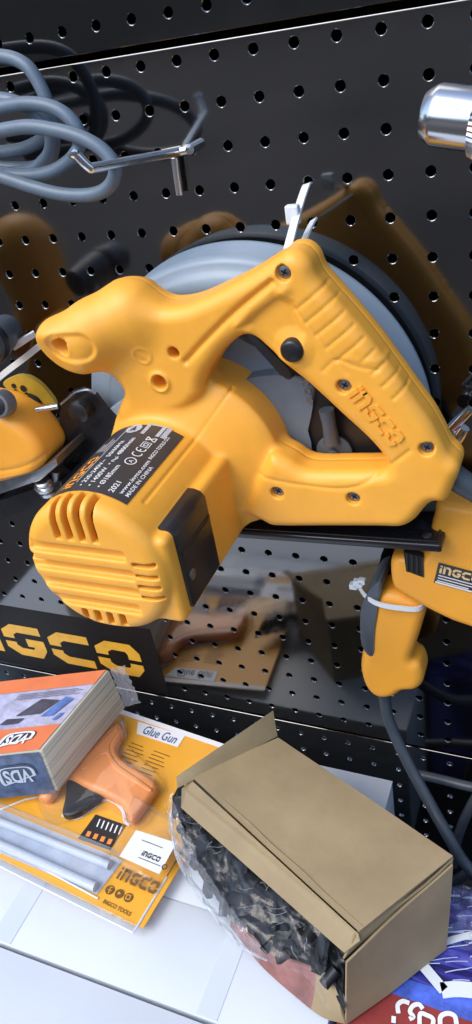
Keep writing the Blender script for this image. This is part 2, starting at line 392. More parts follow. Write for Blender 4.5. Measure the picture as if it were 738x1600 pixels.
# ------------------------------------------------------------------ pegboards
BACK = mat('back_sheet_black', (.006, .006, .007), 1, spec=0)
def pegboard(x0, x1, z0, z1, holes, top_y=0.0, hr=.0030):
    "enamelled sheet with punched holes: front face cells, rolled hole rims, folded edges and a back tray"
    bm = bmesh.new(); seg = 16; thick = .0016; cache = {}
    def V(x, y, z):
        k = (round(x, 5), round(y, 5), round(z, 5))
        if k not in cache: cache[k] = bm.verts.new((x, y, z))
        return cache[k]
    hs = PITCH / 2
    rows = sorted({h[1] for h in holes}, reverse=True)
    def face(*p, m=0):
        vs = []
        for q in p:
            w_ = V(*q)
            if w_ not in vs: vs.append(w_)
        if len(vs) < 3: return
        try: f = bm.faces.new(vs); f.material_index = m
        except ValueError: pass
    for zr in rows:
        zt, zb = min(zr + hs, z1), max(zr - hs, z0)
        xs = sorted(h[0] for h in holes if h[1] == zr)
        face((x0, 0, zb), (xs[0] - hs, 0, zb), (xs[0] - hs, 0, zt), (x0, 0, zt)); face((xs[-1] + hs, 0, zb), (x1, 0, zb), (x1, 0, zt), (xs[-1] + hs, 0, zt))
        for xc in xs:
            out = []
            for k in range(seg):
                a = 2 * PI * (k + .5) / seg; c, s_ = math.cos(a), math.sin(a)
                f = 1 / max(abs(c), abs(s_)); out.append((xc + hs * c * f, min(max(zr + hs * s_ * f, zb), zt)))
            corners = {1: (xc + hs, zt), 5: (xc - hs, zt), 9: (xc - hs, zb), 13: (xc + hs, zb)}
            r1, r2 = hr * 1.26, hr
            ring = lambda r, y: [(xc + r * math.cos(2 * PI * (k + .5) / seg), y, zr + r * math.sin(2 * PI * (k + .5) / seg)) for k in range(seg)]
            A, B, Cc, D = ring(r1, 0), ring((r1 + r2) / 2, .0003), ring(r2, .0010), ring(r2, .0026)
            for k in range(seg):
                k2 = (k + 1) % seg
                o = [(out[k][0], 0, out[k][1])]
                if k in corners: o.append((corners[k][0], 0, corners[k][1]))
                o.append((out[k2][0], 0, out[k2][1]))
                face(*o, A[k2], A[k])
                face(A[k], A[k2], B[k2], B[k], m=1); face(B[k], B[k2], Cc[k2], Cc[k], m=1); face(Cc[k], Cc[k2], D[k2], D[k], m=1)
    top = max(min(rows[0] + hs, z1), z0); bot = max(rows[-1] - hs, z0)
    if top < z1: face((x0, 0, top), (x1, 0, top), (x1, 0, z1), (x0, 0, z1))
    if bot > z0: face((x0, 0, z0), (x1, 0, z0), (x1, 0, bot), (x0, 0, bot))
    # rolled edges top and bottom
    for zc, sg in ((z1, 1), (z0, -1)):
        prev = (0, zc)
        for k in range(1, 5):
            a = PI / 2 * k / 4; cur = (.0009 * (1 - math.cos(a)), zc + sg * .0009 * math.sin(a))
            face((x0, prev[0], prev[1]), (x1, prev[0], prev[1]), (x1, cur[0], cur[1]), (x0, cur[0], cur[1]), m=0 if k < 3 else 2); prev = cur
        face((x0, prev[0], prev[1]), (x1, prev[0], prev[1]), (x1, .0115, prev[1]), (x0, .0115, prev[1]), m=2)
    for f in bm.faces:
        f.normal_update()
    return bm
def row_holes(r, c0, c1, off=0): return [((c + off) * PITCH, -r * PITCH) for c in range(c0, c1)]
X0, X1 = -.36, .52
def make_board(label, z0, z1, holes, over=0):
    t = thing('pegboard', label, 'pegboard', ((X0 + X1) / 2, 0, z0))
    o = bm_link('panel', pegboard(X0, X1, z0, z1, holes), [BOARD, RIM, BACK], t)
    bm = bmesh.new(); add_box(bm, (X0 + .001, .0125, z0 + .001), (X1 - .001, .0145, z1 - .001))
    if over: add_box(bm, (X0 + .001, .0150, z0 - over), (X1 - .001, .0165, z1 + over)); bm_link('back_sheet', bm, BACK, t)
    return t
ZS, ZB = .356 * PITCH, -23.75 * PITCH            # upper and lower seams
H = []
for r in range(0, 24): H += row_holes(r, -13, 19, 0 if r < 10 else .2)
main_board = make_board('large black glossy pegboard the circular saw hangs on', ZB + .0026, ZS - .0026, H, .03)
H = []
for r in range(-6, 0): H += row_holes(r, -13, 19)
make_board('narrow black pegboard above the upper seam behind the coiled cable', ZS + .0034, ZS + .17, H)
H = []
for r in range(24, 31): H += row_holes(r + .35, -13, 19, .25)
make_board('black pegboard strip below the lower seam behind the cartons', GZ + .002, ZB - .0026, H)
# painted lettering on the board
fr = Frame(atY(225, 1058, -.0006), (1, 0, 0), (0, 0, 1), .0)
a = atY(40, 1030, -.0006); b_ = atY(225, 1045, -.0006); hh = .052
Lw = (b_.x - a.x) / .615
fr = Frame((b_.x - Lw, -.0006, atY(190, 1052, 0).z), (1, 0, 0), (0, 0, 1), 0)
q_ = [atY(a, b, -.0003) for a, b in ((-60, 962), (110, 974), (236, 990), (239, 1076), (110, 1062), (-60, 1030))]
zt_, zb_ = q_[2].z + .006, q_[3].z - .004; xr_s = q_[2].x
bm = bmesh.new(); add_box(bm, (X0 + .002, -.0004, zb_), (xr_s, -.0001, zt_)); bm_link('dark_reflection_sheet', bm, mat('matt_black_sheet', (.006, .005, .005), .5, spec=.25), main_board)  # sheet added to stand in for the dark reflection behind the letters
bm = bmesh.new(); add_quads(bm, lambda x, y: fr.p(x, y), logo_quads(hh, Lw)); bm_link('brand_lettering', bm, SIGNY, main_board)

# ================================================================== CIRCULAR SAW
saw = thing('circular_saw', 'large yellow corded circular saw with grey blade guard hanging on the pegboard', 'circular saw', (.11, -.04, -.33))
XM, ZM, RM = .0575, -.268, .0535
YC, HH = -.075, .0185; YF = YC - HH
h = .00105
lo = (-.085, -.222, -.345); hi = (.296, -.028, -.075)
X, Yg, Z = grid(lo, hi, h); X2, Z2 = np.broadcast_arrays(X[:, 0, :], Z[0]); X2 = X2.copy(); Z2 = Z2.copy()
outer_px = [(441, 394), (452, 386), (466, 384), (480, 389), (492, 402), (501, 424), (521, 448), (551, 482), (586, 524), (620, 570), (650, 612), (674, 645), (690, 674), (703, 699), (716, 712), (721, 725), (713, 746), (700, 772), (682, 772), (668, 782), (652, 801), (632, 811), (600, 811), (520, 811), (440, 811), (420, 804), (385, 786), (350, 770), (320, 740), (300, 690), (300, 650), (240, 650),
            (196, 640), (203, 606), (196, 590), (176, 568), (165, 545), (165, 500), (190, 462), (215, 455), (232, 466), (262, 473), (294, 470), (322, 460), (352, 446), (395, 424)]
inner_px = [(428, 703), (455, 713), (483, 729), (540, 730), (596, 729), (607, 722), (602, 706), (580, 680), (540, 643), (487, 594), (452, 566), (425, 540), (404, 522), (388, 519), (373, 526), (350, 548), (330, 578), (322, 610), (330, 650), (360, 700), (395, 712)]
po = pxz(catmull(outer_px, 4, True), YC - .004); pi_ = pxz(catmull(inner_px, 4, True), YC - .008)
d2 = np.maximum(poly_sdf(X2, Z2, po), -poly_sdf(X2, Z2, pi_))
# soften the 2-D outline a little, then give thickness
def blur2(a, n=1):
    for _ in range(n):
        a = (np.roll(a, 1, 0) + np.roll(a, -1, 0) + a * 2) / 4; a = (np.roll(a, 1, 1) + np.roll(a, -1, 1) + a * 2) / 4
    return a
col_px = catmull([(186, 664), (215, 652), (250, 646), (290, 640), (320, 612), (346, 566), (385, 582), (415, 615), (432, 662), (424, 704), (402, 742), (374, 788), (330, 800), (250, 760), (195, 700)], 4, True)
d2 = np.maximum(d2, -poly_sdf(X2, Z2, pxz(col_px, YC - .012)))
d2 = blur2(d2, 3)
# surface relief on the handle (2-D masks, metres; + raises, - sinks)
rel = np.zeros_like(d2)
def line(px, depth, w, Y=YF):
    global rel
    rel = rel + depth * np.exp(-(seg2(X2, Z2, pxz(px, Y)) / w) ** 2)
line(catmull([(424, 441), (392, 466), (357, 496), (318, 535), (290, 566)], 4), -.0030, .0019)
line(catmull([(447, 452), (400, 484), (372, 508)], 4), .0016, .0035)
ax0, ax1 = np.array((497, 446)), np.array((640, 622)); d_ = (ax1 - ax0) / np.linalg.norm(ax1 - ax0); nn_ = np.array((-d_[1], d_[0]))
for k in range(9):
    q = ax0 + d_ * (8 + 25.5 * k); ln = 52 if k < 5 else 22
    line([tuple(q + nn_ * 2), tuple(q + nn_ * ln)], -.0008, .0011)
line([tuple(ax0 + nn_ * 52 + d_ * 4), tuple(ax0 + nn_ * 52 + d_ * 135)], -.0006, .0011)
line(catmull([(545, 560), (575, 566), (600, 566)], 4), .0004, .0016); line(catmull([(505, 580), (525, 563), (560, 574), (590, 580)], 4), -.0007, .0012)
line(catmull([(388, 742), (470, 758), (560, 760), (640, 705)], 5), -.0009, .0014)
rec = poly_sdf(X2, Z2, pxz([(428, 452), (462, 470), (478, 520), (470, 570), (430, 560), (388, 520), (365, 515), (392, 482)], YF))
rel -= .0032 * np.clip(-rec / .006, 0, 1)
bt = atY(458, 546, YF); rel += .0030 * np.clip(1.4 - np.hypot(X2 - bt.x, Z2 - bt.z) / .0105, 0, 1)
em = atY(224, 555, YF)
ringd = np.abs(np.hypot(X2 - em.x, Z2 - em.z) - .0062); rel += .0009 * np.exp(-(ringd / .0009) ** 2)
rel += .0009 * np.exp(-(seg2(X2, Z2, [(em.x - .003, em.z + .003), (em.x + .003, em.z - .003)]) / .001) ** 2)
front = np.clip((YC + .004 - Yg) / .008, 0, 1)
d_h = extrude(d2[:, None, :], Yg, YC, HH, .0095) - rel[:, None, :] * front
# front knob (comes out to the left and towards the viewer)
kA = atY(203, 491, -.078); kM = atY(150, 515, -.090); kB = atY(101, 537, -.100)
d_k = smin(round_cone(X, Yg, Z, kA, kM, .0245, .0210), round_cone(X, Yg, Z, kM, kB, .0210, .0185), .006)
kB2 = atY(130, 545, -.097); d_k = smin(d_k, round_cone(X, Yg, Z, kB, kB2, .0180, .0175), .008)
kd = (kB - kA).normalized(); kn = Vector((-.34, -.84, -.38)).normalized()
pl = (X - kB.x) * kn.x + (Yg - kB.y) * kn.y + (Z - kB.z) * kn.z - .0112
d_k = smax(d_k, pl, .0035)
d_h = smin(d_h, d_k, .014)
d_h = d_h + .0007 * np.exp(-((Yg - (YC + .003)) / .0010) ** 2)
# motor
u = X - XM; v = Z - ZM; rho = np.sqrt(u * u + v * v)
def rcyl(rho, Yg, r, y0, y1, rr):
    a = rho - (r - rr); b = np.abs(Yg - (y0 + y1) / 2) - ((y1 - y0) / 2 - rr)
    return np.minimum(np.maximum(a, b), 0) + np.sqrt(np.maximum(a, 0) ** 2 + np.maximum(b, 0) ** 2) - rr
d_m = rcyl(rho, Yg, RM, -.2065, -.05, .0105)
d_m = smax(d_m, -v - .0505, .006)
# squared shoulder on the right that carries the brush cap
d_m = smin(d_m, sbox(u, Yg, v, (.030, -.132, -.008), (.0255, .0665, .035), .005), .0025)
sy = np.clip((-.078 - Yg) / .025, 0, 1); sy = sy * sy * (3 - 2 * sy)
cx_, cz_, rr_ = .0780 + (XM - .0780) * sy, -.255 + (ZM + .255) * sy, .0690 + (RM - .0065 - .0690) * sy
d_f = rcyl(np.sqrt((X - cx_) ** 2 + (Z - cz_) ** 2) - rr_ + .06, Yg, .06, -.106, -.038, .004)
d_f = smax(d_f, -(Z + .308), .004)
d_m = smin(d_m, d_f, .006)
d_m = smax(d_m, -rcyl(rho, Yg, .0445, -.1995, -.150, .004), .001)
# end ribs and slots
def cut(c, hh_, r=.0008, k=.0007):
    global d_m
    d_m = smax(d_m, -sbox(u, Yg, v, c, hh_, r), k)
for v0, uu0, uu1 in ((.0165, -.047, .028), (.0012, -.051, .031), (-.0138, -.049, .031), (-.0282, -.041, .028)):
    cut(((uu0 + uu1) / 2, -.207, v0), ((uu1 - uu0) / 2, .0050, .0040), .0016, .0022)
for v0 in (.011, .002, -.007, -.016): cut((.0400, -.203, v0), (.0080, .012, .0017))
for k, u0 in enumerate((-.0185, -.009, .0005, .010)): cut((u0, -.1990, .0405), (.0025, .0098, .0150), .0008)
for u0 in (-.018, -.008, .002, .012): cut((u0, -.203, -.040), (.0024, .012, .0055), .0008)
for u0 in (-.047,): cut((u0, -.2, .006), (.006, .006, .004), .001)
# long parting line on the motor top right
pl_ang = np.abs(np.arctan2(u, v) - math.radians(40)); d_m = d_m + .0011 * np.exp(-(pl_ang * rho / .0011) ** 2) * (Yg < -.072) * (Yg > -.180) * (v > 0)
pl_ang2 = np.abs(np.arctan2(u, v) + math.radians(38)); d_m = d_m + .0008 * np.exp(-(pl_ang2 * rho / .0010) ** 2) * (Yg < -.08) * (Yg > -.180) * (v > 0)
# drilled holes and screw recesses
screws_px = [(442, 428), (537, 605), (666, 703), (433, 771), (552, 780)]
def drill(px, py, r, depth, Y=YF):
    global d_h
    c = atY(px, py, Y); rr = np.sqrt((X - c.x) ** 2 + (Z - c.z) ** 2) - r
    d_h = smax(d_h, -np.maximum(rr, Yg - (Y + depth)), .0008); return c
scr = [drill(a, b, .0050, .0042) for a, b in screws_px]
drill(271, 552, .0042, .016); 
hc = atY(250, 597, YF); ringr = np.hypot(X2 - hc.x, Z2 - hc.z); d_h = d_h - (.0016 * np.exp(-((ringr - .0068) / .0016) ** 2))[:, None, :] * front
drill(250, 597, .0052, .016)
# hole bored into the knob's end, along its own normal
hq = Vector(atY(97, 541, -.111)); w1 = (X - hq.x) * kn.x + (Yg - hq.y) * kn.y + (Z - hq.z) * kn.z
hr_ = np.sqrt(np.maximum((X - hq.x) ** 2 + (Yg - hq.y) ** 2 + (Z - hq.z) ** 2 - w1 ** 2, 0))
d_h = smax(d_h, -np.maximum(hr_ - .0046, -w1 - .022), .001)
kr_ = seg2(X2, Z2, pxz([(92, 544), (124, 545)], -.113)); d_h = d_h + (.0022 * np.clip((.0112 - kr_) / .003, 0, 1))[:, None, :] * (Yg < -.096)
d_h = d_h + .0000 * np.exp(-((hr_ - .0125) / .0018) ** 2) * (Yg < -.09)
F = smin(d_h, d_m, .006)
owner = (d_h < d_m)
V, Q, own = surface_nets(F, (X[0, 0, 0], Yg[0, 0, 0], Z[0, 0, 0]), h, owner)
link('handle', np_mesh('handle', V, Q[own]), Y_, saw)
motor = link('motor_housing', np_mesh('motor_housing', V, Q[~own]), Y_, saw)
del F, d_h, d_m, d_k, owner, pl, u, v, rho, d_f, pl_ang, pl_ang2, hr_, w1
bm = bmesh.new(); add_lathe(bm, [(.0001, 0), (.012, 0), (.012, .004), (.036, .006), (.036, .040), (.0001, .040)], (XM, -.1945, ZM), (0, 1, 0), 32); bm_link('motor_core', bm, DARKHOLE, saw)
# screws
for c in scr:
    bm = bmesh.new(); p0 = Vector((c.x, YF + .0030, c.z))
    add_lathe(bm, [(.0001, 0), (.0022, 0), (.0040, .0004), (.0044, .0012), (.0044, .003)], p0, (0, 1, 0), 20)
    sc = bm_link('screw', bm, STEELD, saw); auto_smooth(sc)
    bm = bmesh.new()
    for a in (.5, .5 + PI / 2):
        M = Matrix.Translation(p0 + Vector((0, -.0003, 0))) @ Matrix.Rotation(a, 4, 'Y'); add_box(bm, (-.0022, -.0001, -.0005), (.0022, .0001 + .0002 * (a > 1), .0005), M=M)
    bm_link('cross_slot', bm, DARKHOLE, sc)
# lock button
bm = bmesh.new(); p0 = Vector((bt.x, YF - .0050, bt.z))
add_lathe(bm, [(.0001, 0), (.0055, .0002), (.0070, .0010), (.0078, .0028), (.0078, .012)], p0, (0, 1, 0), 32); auto_smooth(bm_link('lock_button', bm, BLK, saw), 40)
# trigger
tp = [(369, 522), (382, 517), (396, 521), (425, 551), (457, 584), (447, 594), (418, 563), (390, 534), (373, 530)]
bm = bmesh.new(); add_prism(bm, [atY(a, b, -.086) for a, b in catmull(tp, 3, True)], (0, .02, 0), .0015); auto_smooth(bm_link('trigger', bm, BLK, saw), 40)
# embossed lettering on the grip
e0, e1 = atY(549, 612, YF - .0004), atY(618, 694, YF - .0004); ud = (e1 - e0)
fr = Frame(e0, ud, Vector((0, 0, 1)), 0)
fr = Frame(e0 - fr.v * .004, ud, Vector((0, 0, 1)), 0)
bm = bmesh.new()
for q in logo_quads(.0125, ud.length):
    try: add_prism(bm, [fr.p(p[0], p[1], -.001) for p in q], fr.n * .0021)
    except ValueError: pass
bm_link('embossed_lettering', bm, Y_, saw)
# guard
GX, GZc, GR = .1045, -.2530, .1375
bm = bmesh.new(); prof = [(.1312, -.006), (.1335, -.009), (.1335, -.013), (.1320, -.0145), (.1318, -.034), (.1305, -.0385), (.1270, -.0405), (.1235, -.0407), (.1215, -.0430), (.1185, -.0452), (.112, -.0462), (.108, -.0445), (.090, -.0440), (.0001, -.0440)]
add_lathe(bm, [(r * GR / .1325, -t) for r, t in prof], (GX, 0, GZc), (0, -1, 0), 128)
bmesh.ops.bisect_plane(bm, geom=bm.verts[:] + bm.edges[:] + bm.faces[:], plane_co=(0, 0, -.292), plane_no=(0, 0, 1), clear_inner=True)
guard = auto_smooth(bm_link('blade_guard', bm, GREY, saw), 50)
bm = bmesh.new()   # front toe of the guard
add_prism(bm, [atY(a, b, -.046) for a, b in ((141, 640), (141, 575), (160, 566), (200, 590), (210, 625), (172, 690), (152, 690), (146, 660))], (0, .036, 0), .003); auto_smooth(bm_link('guard_toe', bm, GREY, saw), 45)
bm = bmesh.new()
add_prism(bm, [atY(a, b, -.058) for a, b in ((166, 665), (170, 640), (196, 622), (206, 632), (184, 668), (176, 690))], (0, .01, 0), .001); bm_link('guard_bracket', bm, GREY, saw)
# gear cover seen through the D
gp = [(345, 612), (395, 590), (450, 588), (488, 602), (488, 640), (480, 690), (497, 745), (400, 745), (380, 650)]
bm = bmesh.new(); add_prism(bm, [atY(a, b, -.056) for a, b in catmull(gp, 3, True)], (0, .012, 0), .003); auto_smooth(bm_link('gear_cover', bm, mat('grey_cast_cover', (.15, .185, .22), .42, bump=.15, bscale=300, var=.15, vscale=30), saw), 45)
bm = bmesh.new(); add_prism(bm, [atY(a, b, -.053) for a, b in ((455, 575), (520, 590), (575, 640), (660, 740), (690, 800), (420, 800), (440, 700))], (0, .008, 0), .001); bm_link('inner_plate', bm, BLK, saw)
bm = bmesh.new(); add_tube(bm, [atY(510, 640, -.062), atY(515, 665, -.062), atY(519, 690, -.060)], [.0055, .005, .006], 14); auto_smooth(bm_link('depth_lever', bm, DGREY, saw), 50)
bm = bmesh.new(); add_lathe(bm, [(.013, .004), (.0135, .001), (.012, 0), (.0045, -.001), (.004, -.004), (.0001, -.004)], atY(522, 707, -.058), (0, 1, 0), 28); auto_smooth(bm_link('depth_knob', bm, DGREY, saw), 40)
bm = bmesh.new(); add_lathe(bm, [(.0055, .004), (.0055, 0), (.0045, -.0012), (.0001, -.0012)], atY(517, 722, -.064), (0, 1, 0), 6); bm_link('nut', bm, STEEL, saw)
bm = bmesh.new()
for i, (a, b) in enumerate(((477, 598), (481, 612), (484, 626))):
    add_lathe(bm, [(.0028, .002), (.0026, 0), (.0001, 0)], atY(a, b, -.0568), (0, 1, 0), 10)
bm_link('rivet_row', bm, STEEL, saw)
# base plate
ang = math.radians(2.3); pc = atY(515, 846, -.075)
M = Matrix.Translation(pc) @ Matrix.Rotation(-ang, 4, 'Y')
xr = (atY(690, 858, -.075).x - pc.x)
bm = bmesh.new(); add_box(bm, (-.25, 0, -.0035), (xr, .066, .0035), .0018, 3, M); bp_ = auto_smooth(bm_link('base_plate', bm, BLKM, saw), 30)
bm = bmesh.new(); add_box(bm, (-.25, .0025, .0036), (xr - .0025, .0045, .0052), .0005, 2, M); add_box(bm, (xr - .0045, .005, .0036), (xr - .0025, .062, .0052), .0005, 2, M); bm_link('plate_rib', bm, BLKM, saw)
bm = bmesh.new(); add_lathe(bm, [(.0035, 0), (.0033, .0012), (.0001, .0016)], M @ Vector((xr - .012, .011, .0034)), (0, 0, 1), 16); bm_link('rivet', bm, STEELD, saw)
# bevel bracket and knob at the left
bm = bmesh.new(); add_prism(bm, [atY(a, b, -.062) for a, b in ((92, 650), (97, 628), (112, 612), (128, 607), (150, 616), (165, 640), (215, 690), (200, 770), (150, 800), (103, 780))], (0, .004, 0), .0008); bm_link('bevel_bracket', bm, BLKM, saw)
bm = bmesh.new(); add_lathe(bm, [(.0095, 0), (.0095, -.006), (.0088, -.010), (.0060, -.0115), (.0001, -.0115)], atY(132, 636, -.062), (0, 1, 0), 24); auto_smooth(bm_link('bevel_knob', bm, BLK, saw), 40)
bm = bmesh.new(); add_tube(bm, [atY(95, 632, -.064), atY(116, 615, -.064), atY(136, 609, -.064), atY(150, 614, -.062)], .0010, 8); bm_link('spring_wire', bm, STEEL, saw)
# wing nut at the right rear
wn = atY(712, 672, -.028)
bm = bmesh.new(); add_lathe(bm, [(.006, .012), (.006, 0), (.0045, -.003), (.0001, -.003)], wn, (0, 1, 0), 18)
for p, q, r in (((706, 668), (735, 640), .0042), ((712, 690), (726, 668), .0050), ((706, 672), (716, 700), .0038)):
    add_tube(bm, [atY(*p, -.032), atY(*q, -.032)], [r * .9, r, r * .8], 12, 3)
auto_smooth(bm_link('wing_nut', bm, CHROME, saw), 50)
# power cord with strain relief
c0, c1, c2, c3 = atY(700, 738, -.076), atY(726, 756, -.076), atY(760, 782, -.078), atY(830, 850, -.07)
bm = bmesh.new(); add_tube(bm, [c0, c1, c2], [.0090, .0085, .0062], 20); auto_smooth(bm_link('strain_relief', bm, CABD, saw), 50)
bm = bmesh.new(); add_tube(bm, [c2, c3, atY(860, 960, -.05)], .0045, 12); auto_smooth(bm_link('power_cord', bm, CABD, saw), 60)

# brush cap panel
bm = bmesh.new()
uu0, uu1, vv0, vv1 = .0345, .0575, -.036, .0286
prof = [(uu0, vv1), (.0500, vv1), (.0545, .0268), (uu1, .0225), (uu1, vv0), (.0535, vv0), (.0535, .0195), (uu0, .0195)]
add_prism(bm, [Vector((XM + a, -.188, ZM + b)) for a, b in prof], (0, .0475, 0), .0009)
cap = auto_smooth(bm_link('brush_cap', bm, BLK, saw), 40)
bm = bmesh.new(); add_box(bm, (XM + uu1 - .0004, -.186, ZM + .006), (XM + uu1 + .0009, -.142, ZM + .009), .0005); bm_link('cap_rib', bm, BLK, cap)
bm = bmesh.new(); add_lathe(bm, [(.0042, 0), (.0042, .0007), (.0030, .0012), (.0001, .0008)], (XM + uu1, -.1795, ZM - .014), (1, 0, 0), 20); s_ = auto_smooth(bm_link('cap_screw', bm, STEELD, cap), 40)

# rating label wrapped over the motor
LR = RM + .0005
def cyl(phi, y, l=0): return Vector((XM + (LR + l) * math.sin(phi), y, ZM + (LR + l) * math.cos(phi)))
ph0, ph1, ly0, ly1 = math.radians(-34), math.radians(32), -.1895, -.1030
bm = bmesh.new(); n1, n2 = 24, 6; vv = [[bm.verts.new(cyl(ph0 + (ph1 - ph0) * i / n1, ly0 + (ly1 - ly0) * j / n2, 0)) for j in range(n2 + 1)] for i in range(n1 + 1)]
for i in range(n1):
    for j in range(n2): bm.faces.new([vv[i][j], vv[i][j + 1], vv[i + 1][j + 1], vv[i + 1][j]])
label = bm_link('rating_label', bm, LABELD, saw, True)
# text runs along Y (front -> back); x of text = distance from front, y of text = arc position (up = towards left)
def lab(x, y): return cyl(ph1 - y / LR, ly0 + x, .0003)
bm = bmesh.new(); LW, LH = ly1 - ly0, (ph1 - ph0) * LR
add_text(bm, lab, '\u2022 220-240V~  50/60Hz', .005, .0352, .0050, .015, fit=.058)
add_text(bm, lab, '\u2022 1400W  \u2022 n\u2080: 4800/min', .005, .0284, .0050, .015, fit=.062)
add_text(bm, lab, '\u2022 \u00d8185mm', .005, .0216, .0050, .015, fit=.027)
add_quads(bm, lab, stroke2(arc(.0395, .0180, .0038, .0038, 0, 360, 20), .0008)); add_text(bm, lab, 'A', .0380, .0163, .0044, .01)
for x0 in (.0490, .0550): add_quads(bm, lab, stroke2(arc(x0, .0180, .0027, .0034, 60, 300, 12), .0008))
add_quads(bm, lab, stroke2([(.0526, .0180), (.0550, .0180)], .0008))
for r in (.0030, .0014): add_quads(bm, lab, stroke2([(.0612 - r, .0175 - r), (.0612 + r, .0175 - r), (.0612 + r, .0175 + r), (.0612 - r, .0175 + r)], .0006, True))
add_quads(bm, lab, stroke2([(.0665, .0145), (.0710, .0205)], .0009) + stroke2([(.0710, .0145), (.0665, .0205)], .0009) + stroke2([(.0662, .0138), (.0713, .0138)], .0008) + stroke2([(.0667, .0205), (.0709, .0205)], .0008))
add_text(bm, lab, '2021', .004, .0122, .0052, .02, fit=.012)
add_text(bm, lab, 'www.ingco.com', .006, .0066, .0040, .02, fit=.040); add_text(bm, lab, 'MADE IN CHINA', .006, .0022, .0038, .02, fit=.036)
add_text(bm, lab, 'INGCO TOOLS CO.', .048, .0070, .0036, .02, fit=.030)
add_quads(bm, lab, stroke2([(.010, .0432), (.084, .0432)], .0005))
for k in range(4): add_quads(bm, lab, stroke2([(.050 + .001 * k, .0458 + k * .0030), (.066 + .004 * math.sin(k * 2), .0458 + k * .0030)], .0008))
bm_link('label_print', bm, LTXT, label, recalc=False)
bm = bmesh.new(); add_quads(bm, lab, [[p for p in q] for q in [[(a[0] + .004, a[1] + .0445) for a in k] for k in logo_quads(.0085, .040)]]); bm_link('label_logo', bm, LYEL, label, recalc=False)
bm = bmesh.new()
add_quads(bm, lab, [((.0745, .0085), (.0870, .0085), (.0870, .0240), (.0745, .0240))][:0])
cpts = arc(.0805, .0370, .0062, .0062, 0, 360, 24); bm.faces.new([bm.verts.new(lab(*p)) for p in cpts[:-1]])
add_quads(bm, lab, [((.0738, .0140), (.0882, .0140), (.0882, .0285), (.0738, .0285)), ((.0738, .0095), (.0882, .0095), (.0882, .0132), (.0738, .0132))])
bm_link('label_sticker', bm, mat('label_pale_patch', (.42, .46, .50), .5, var=.35, vscale=900), label, recalc=False)
bm = bmesh.new(); add_quads(bm, lambda x, y: cyl(ph1 - y / LR, ly0 + x, .0006), [((.0768, .0345), (.0842, .0368), (.0770, .0397), (.0785, .0370))]); bm_link('label_mark', bm, LABELD, label, recalc=False)
# white cable tie that holds the saw to the board
tie = thing('cable_tie', 'white nylon cable tie looped from the pegboard round the top of the circular saw handle', 'cable tie', atY(480, 288, 0))
bm = bmesh.new(); add_ribbon(bm, [atY(483, 287, .002), atY(478, 292, -.008), atY(466, 328, -.035), atY(450, 388, -.072)], .0056, .0013, (1, 0, .2))
bm_link('strap', bm, NYLON, tie)
bm = bmesh.new(); add_ribbon(bm, [atY(491, 343, .0), atY(484, 356, -.015), atY(468, 392, -.07)], .0056, .0013, (1, 0, .5)); bm_link('strap', bm, NYLON, tie)
bm = bmesh.new(); hd = atY(458, 335, -.040); add_box(bm, (hd.x - .0045, hd.y - .003, hd.z - .006), (hd.x + .0045, hd.y + .003, hd.z + .006), .0012, 2); bm_link('tie_head', bm, NYLON, tie)

# ================================================================== COILED CABLE, HOOK
def cable(px, ys, rad):
    bm = bmesh.new(); ys = np.interp(np.linspace(0, 1, len(px)), np.linspace(0, 1, len(ys)), ys)
    add_tube(bm, [atY(a, b, y) for (a, b), y in zip(px, ys)], rad * .75, 14, 8); return bm
coil = thing('coiled_cable', 'bundle of coiled grey power cable hanging on the peg hook', 'cable', atY(0, 230, -.05))
for px, ys in (
    ([(-60, 92), (-20, 88), (15, 90), (42, 103), (60, 128), (74, 160), (82, 195), (84, 230), (74, 252), (50, 262), (10, 262), (-50, 258)], (-.022, -.030, -.026)),
    ([(-60, 165), (-15, 155), (20, 158), (55, 175), (76, 200), (80, 228), (70, 250), (40, 268), (-40, 275)], (-.034, -.036, -.034)),
    ([(-70, 195), (-30, 178), (10, 166), (52, 162), (92, 172), (118, 196), (125, 225), (108, 252), (75, 270), (30, 274), (-20, 264), (-70, 240)], (-.044, -.050, -.046)),
    ([(-60, 215), (-10, 206), (40, 198), (80, 202), (125, 214), (160, 234), (180, 262), (172, 290), (145, 304), (100, 304), (50, 292), (0, 276), (-50, 266)], (-.058, -.064, -.056)),
    ([(-50, 236), (-10, 238), (30, 234), (60, 222), (78, 208)], (-.026, -.026)),
):
    auto_smooth(bm_link('cable_loop', cable(px, ys, .0061), CABLE, coil), 80)
hook = thing('peg_hook', 'chrome peg hook sticking out of the pegboard beside the coiled cable', 'hook', atY(280, 238, 0))
L_ = .088; hb = atY(281, 237, -.003); ht = atY(141, 263, -L_); hk = atY(113, 236, -L_ - .006)
bm = bmesh.new(); add_tube(bm, [hb, hb.lerp(ht, .5), ht.lerp(hb, .06), ht + (hk - ht) * .1, hk], .0031, 14, 6)
add_lathe(bm, [(.0001, -.0012), (.0034, -.001), (.0042, .001), (.0034, .003)], hk, (hk - ht) * -1, 14)
auto_smooth(bm_link('hook_rod', bm, CHROME, hook), 60)
bm = bmesh.new(); p0, p1 = atY(242, 245, -.004), atY(302, 233, -.004); add_tube(bm, [p0, p1], .0030, 12, 2); add_lathe(bm, [(.0001, 0), (.0034, .0005), (.0034, .012)], p1 + Vector((0, -.006, .001)), (0, 1, 0), 12)
auto_smooth(bm_link('cross_bar', bm, CHROME, hook), 50)
bm = bmesh.new(); add_tube(bm, [atY(273, 246, -.006), atY(276, 270, -.006), atY(281, 304, -.006)], .0030, 12, 3); auto_smooth(bm_link('drop_pin', bm, CHROME, hook), 50)

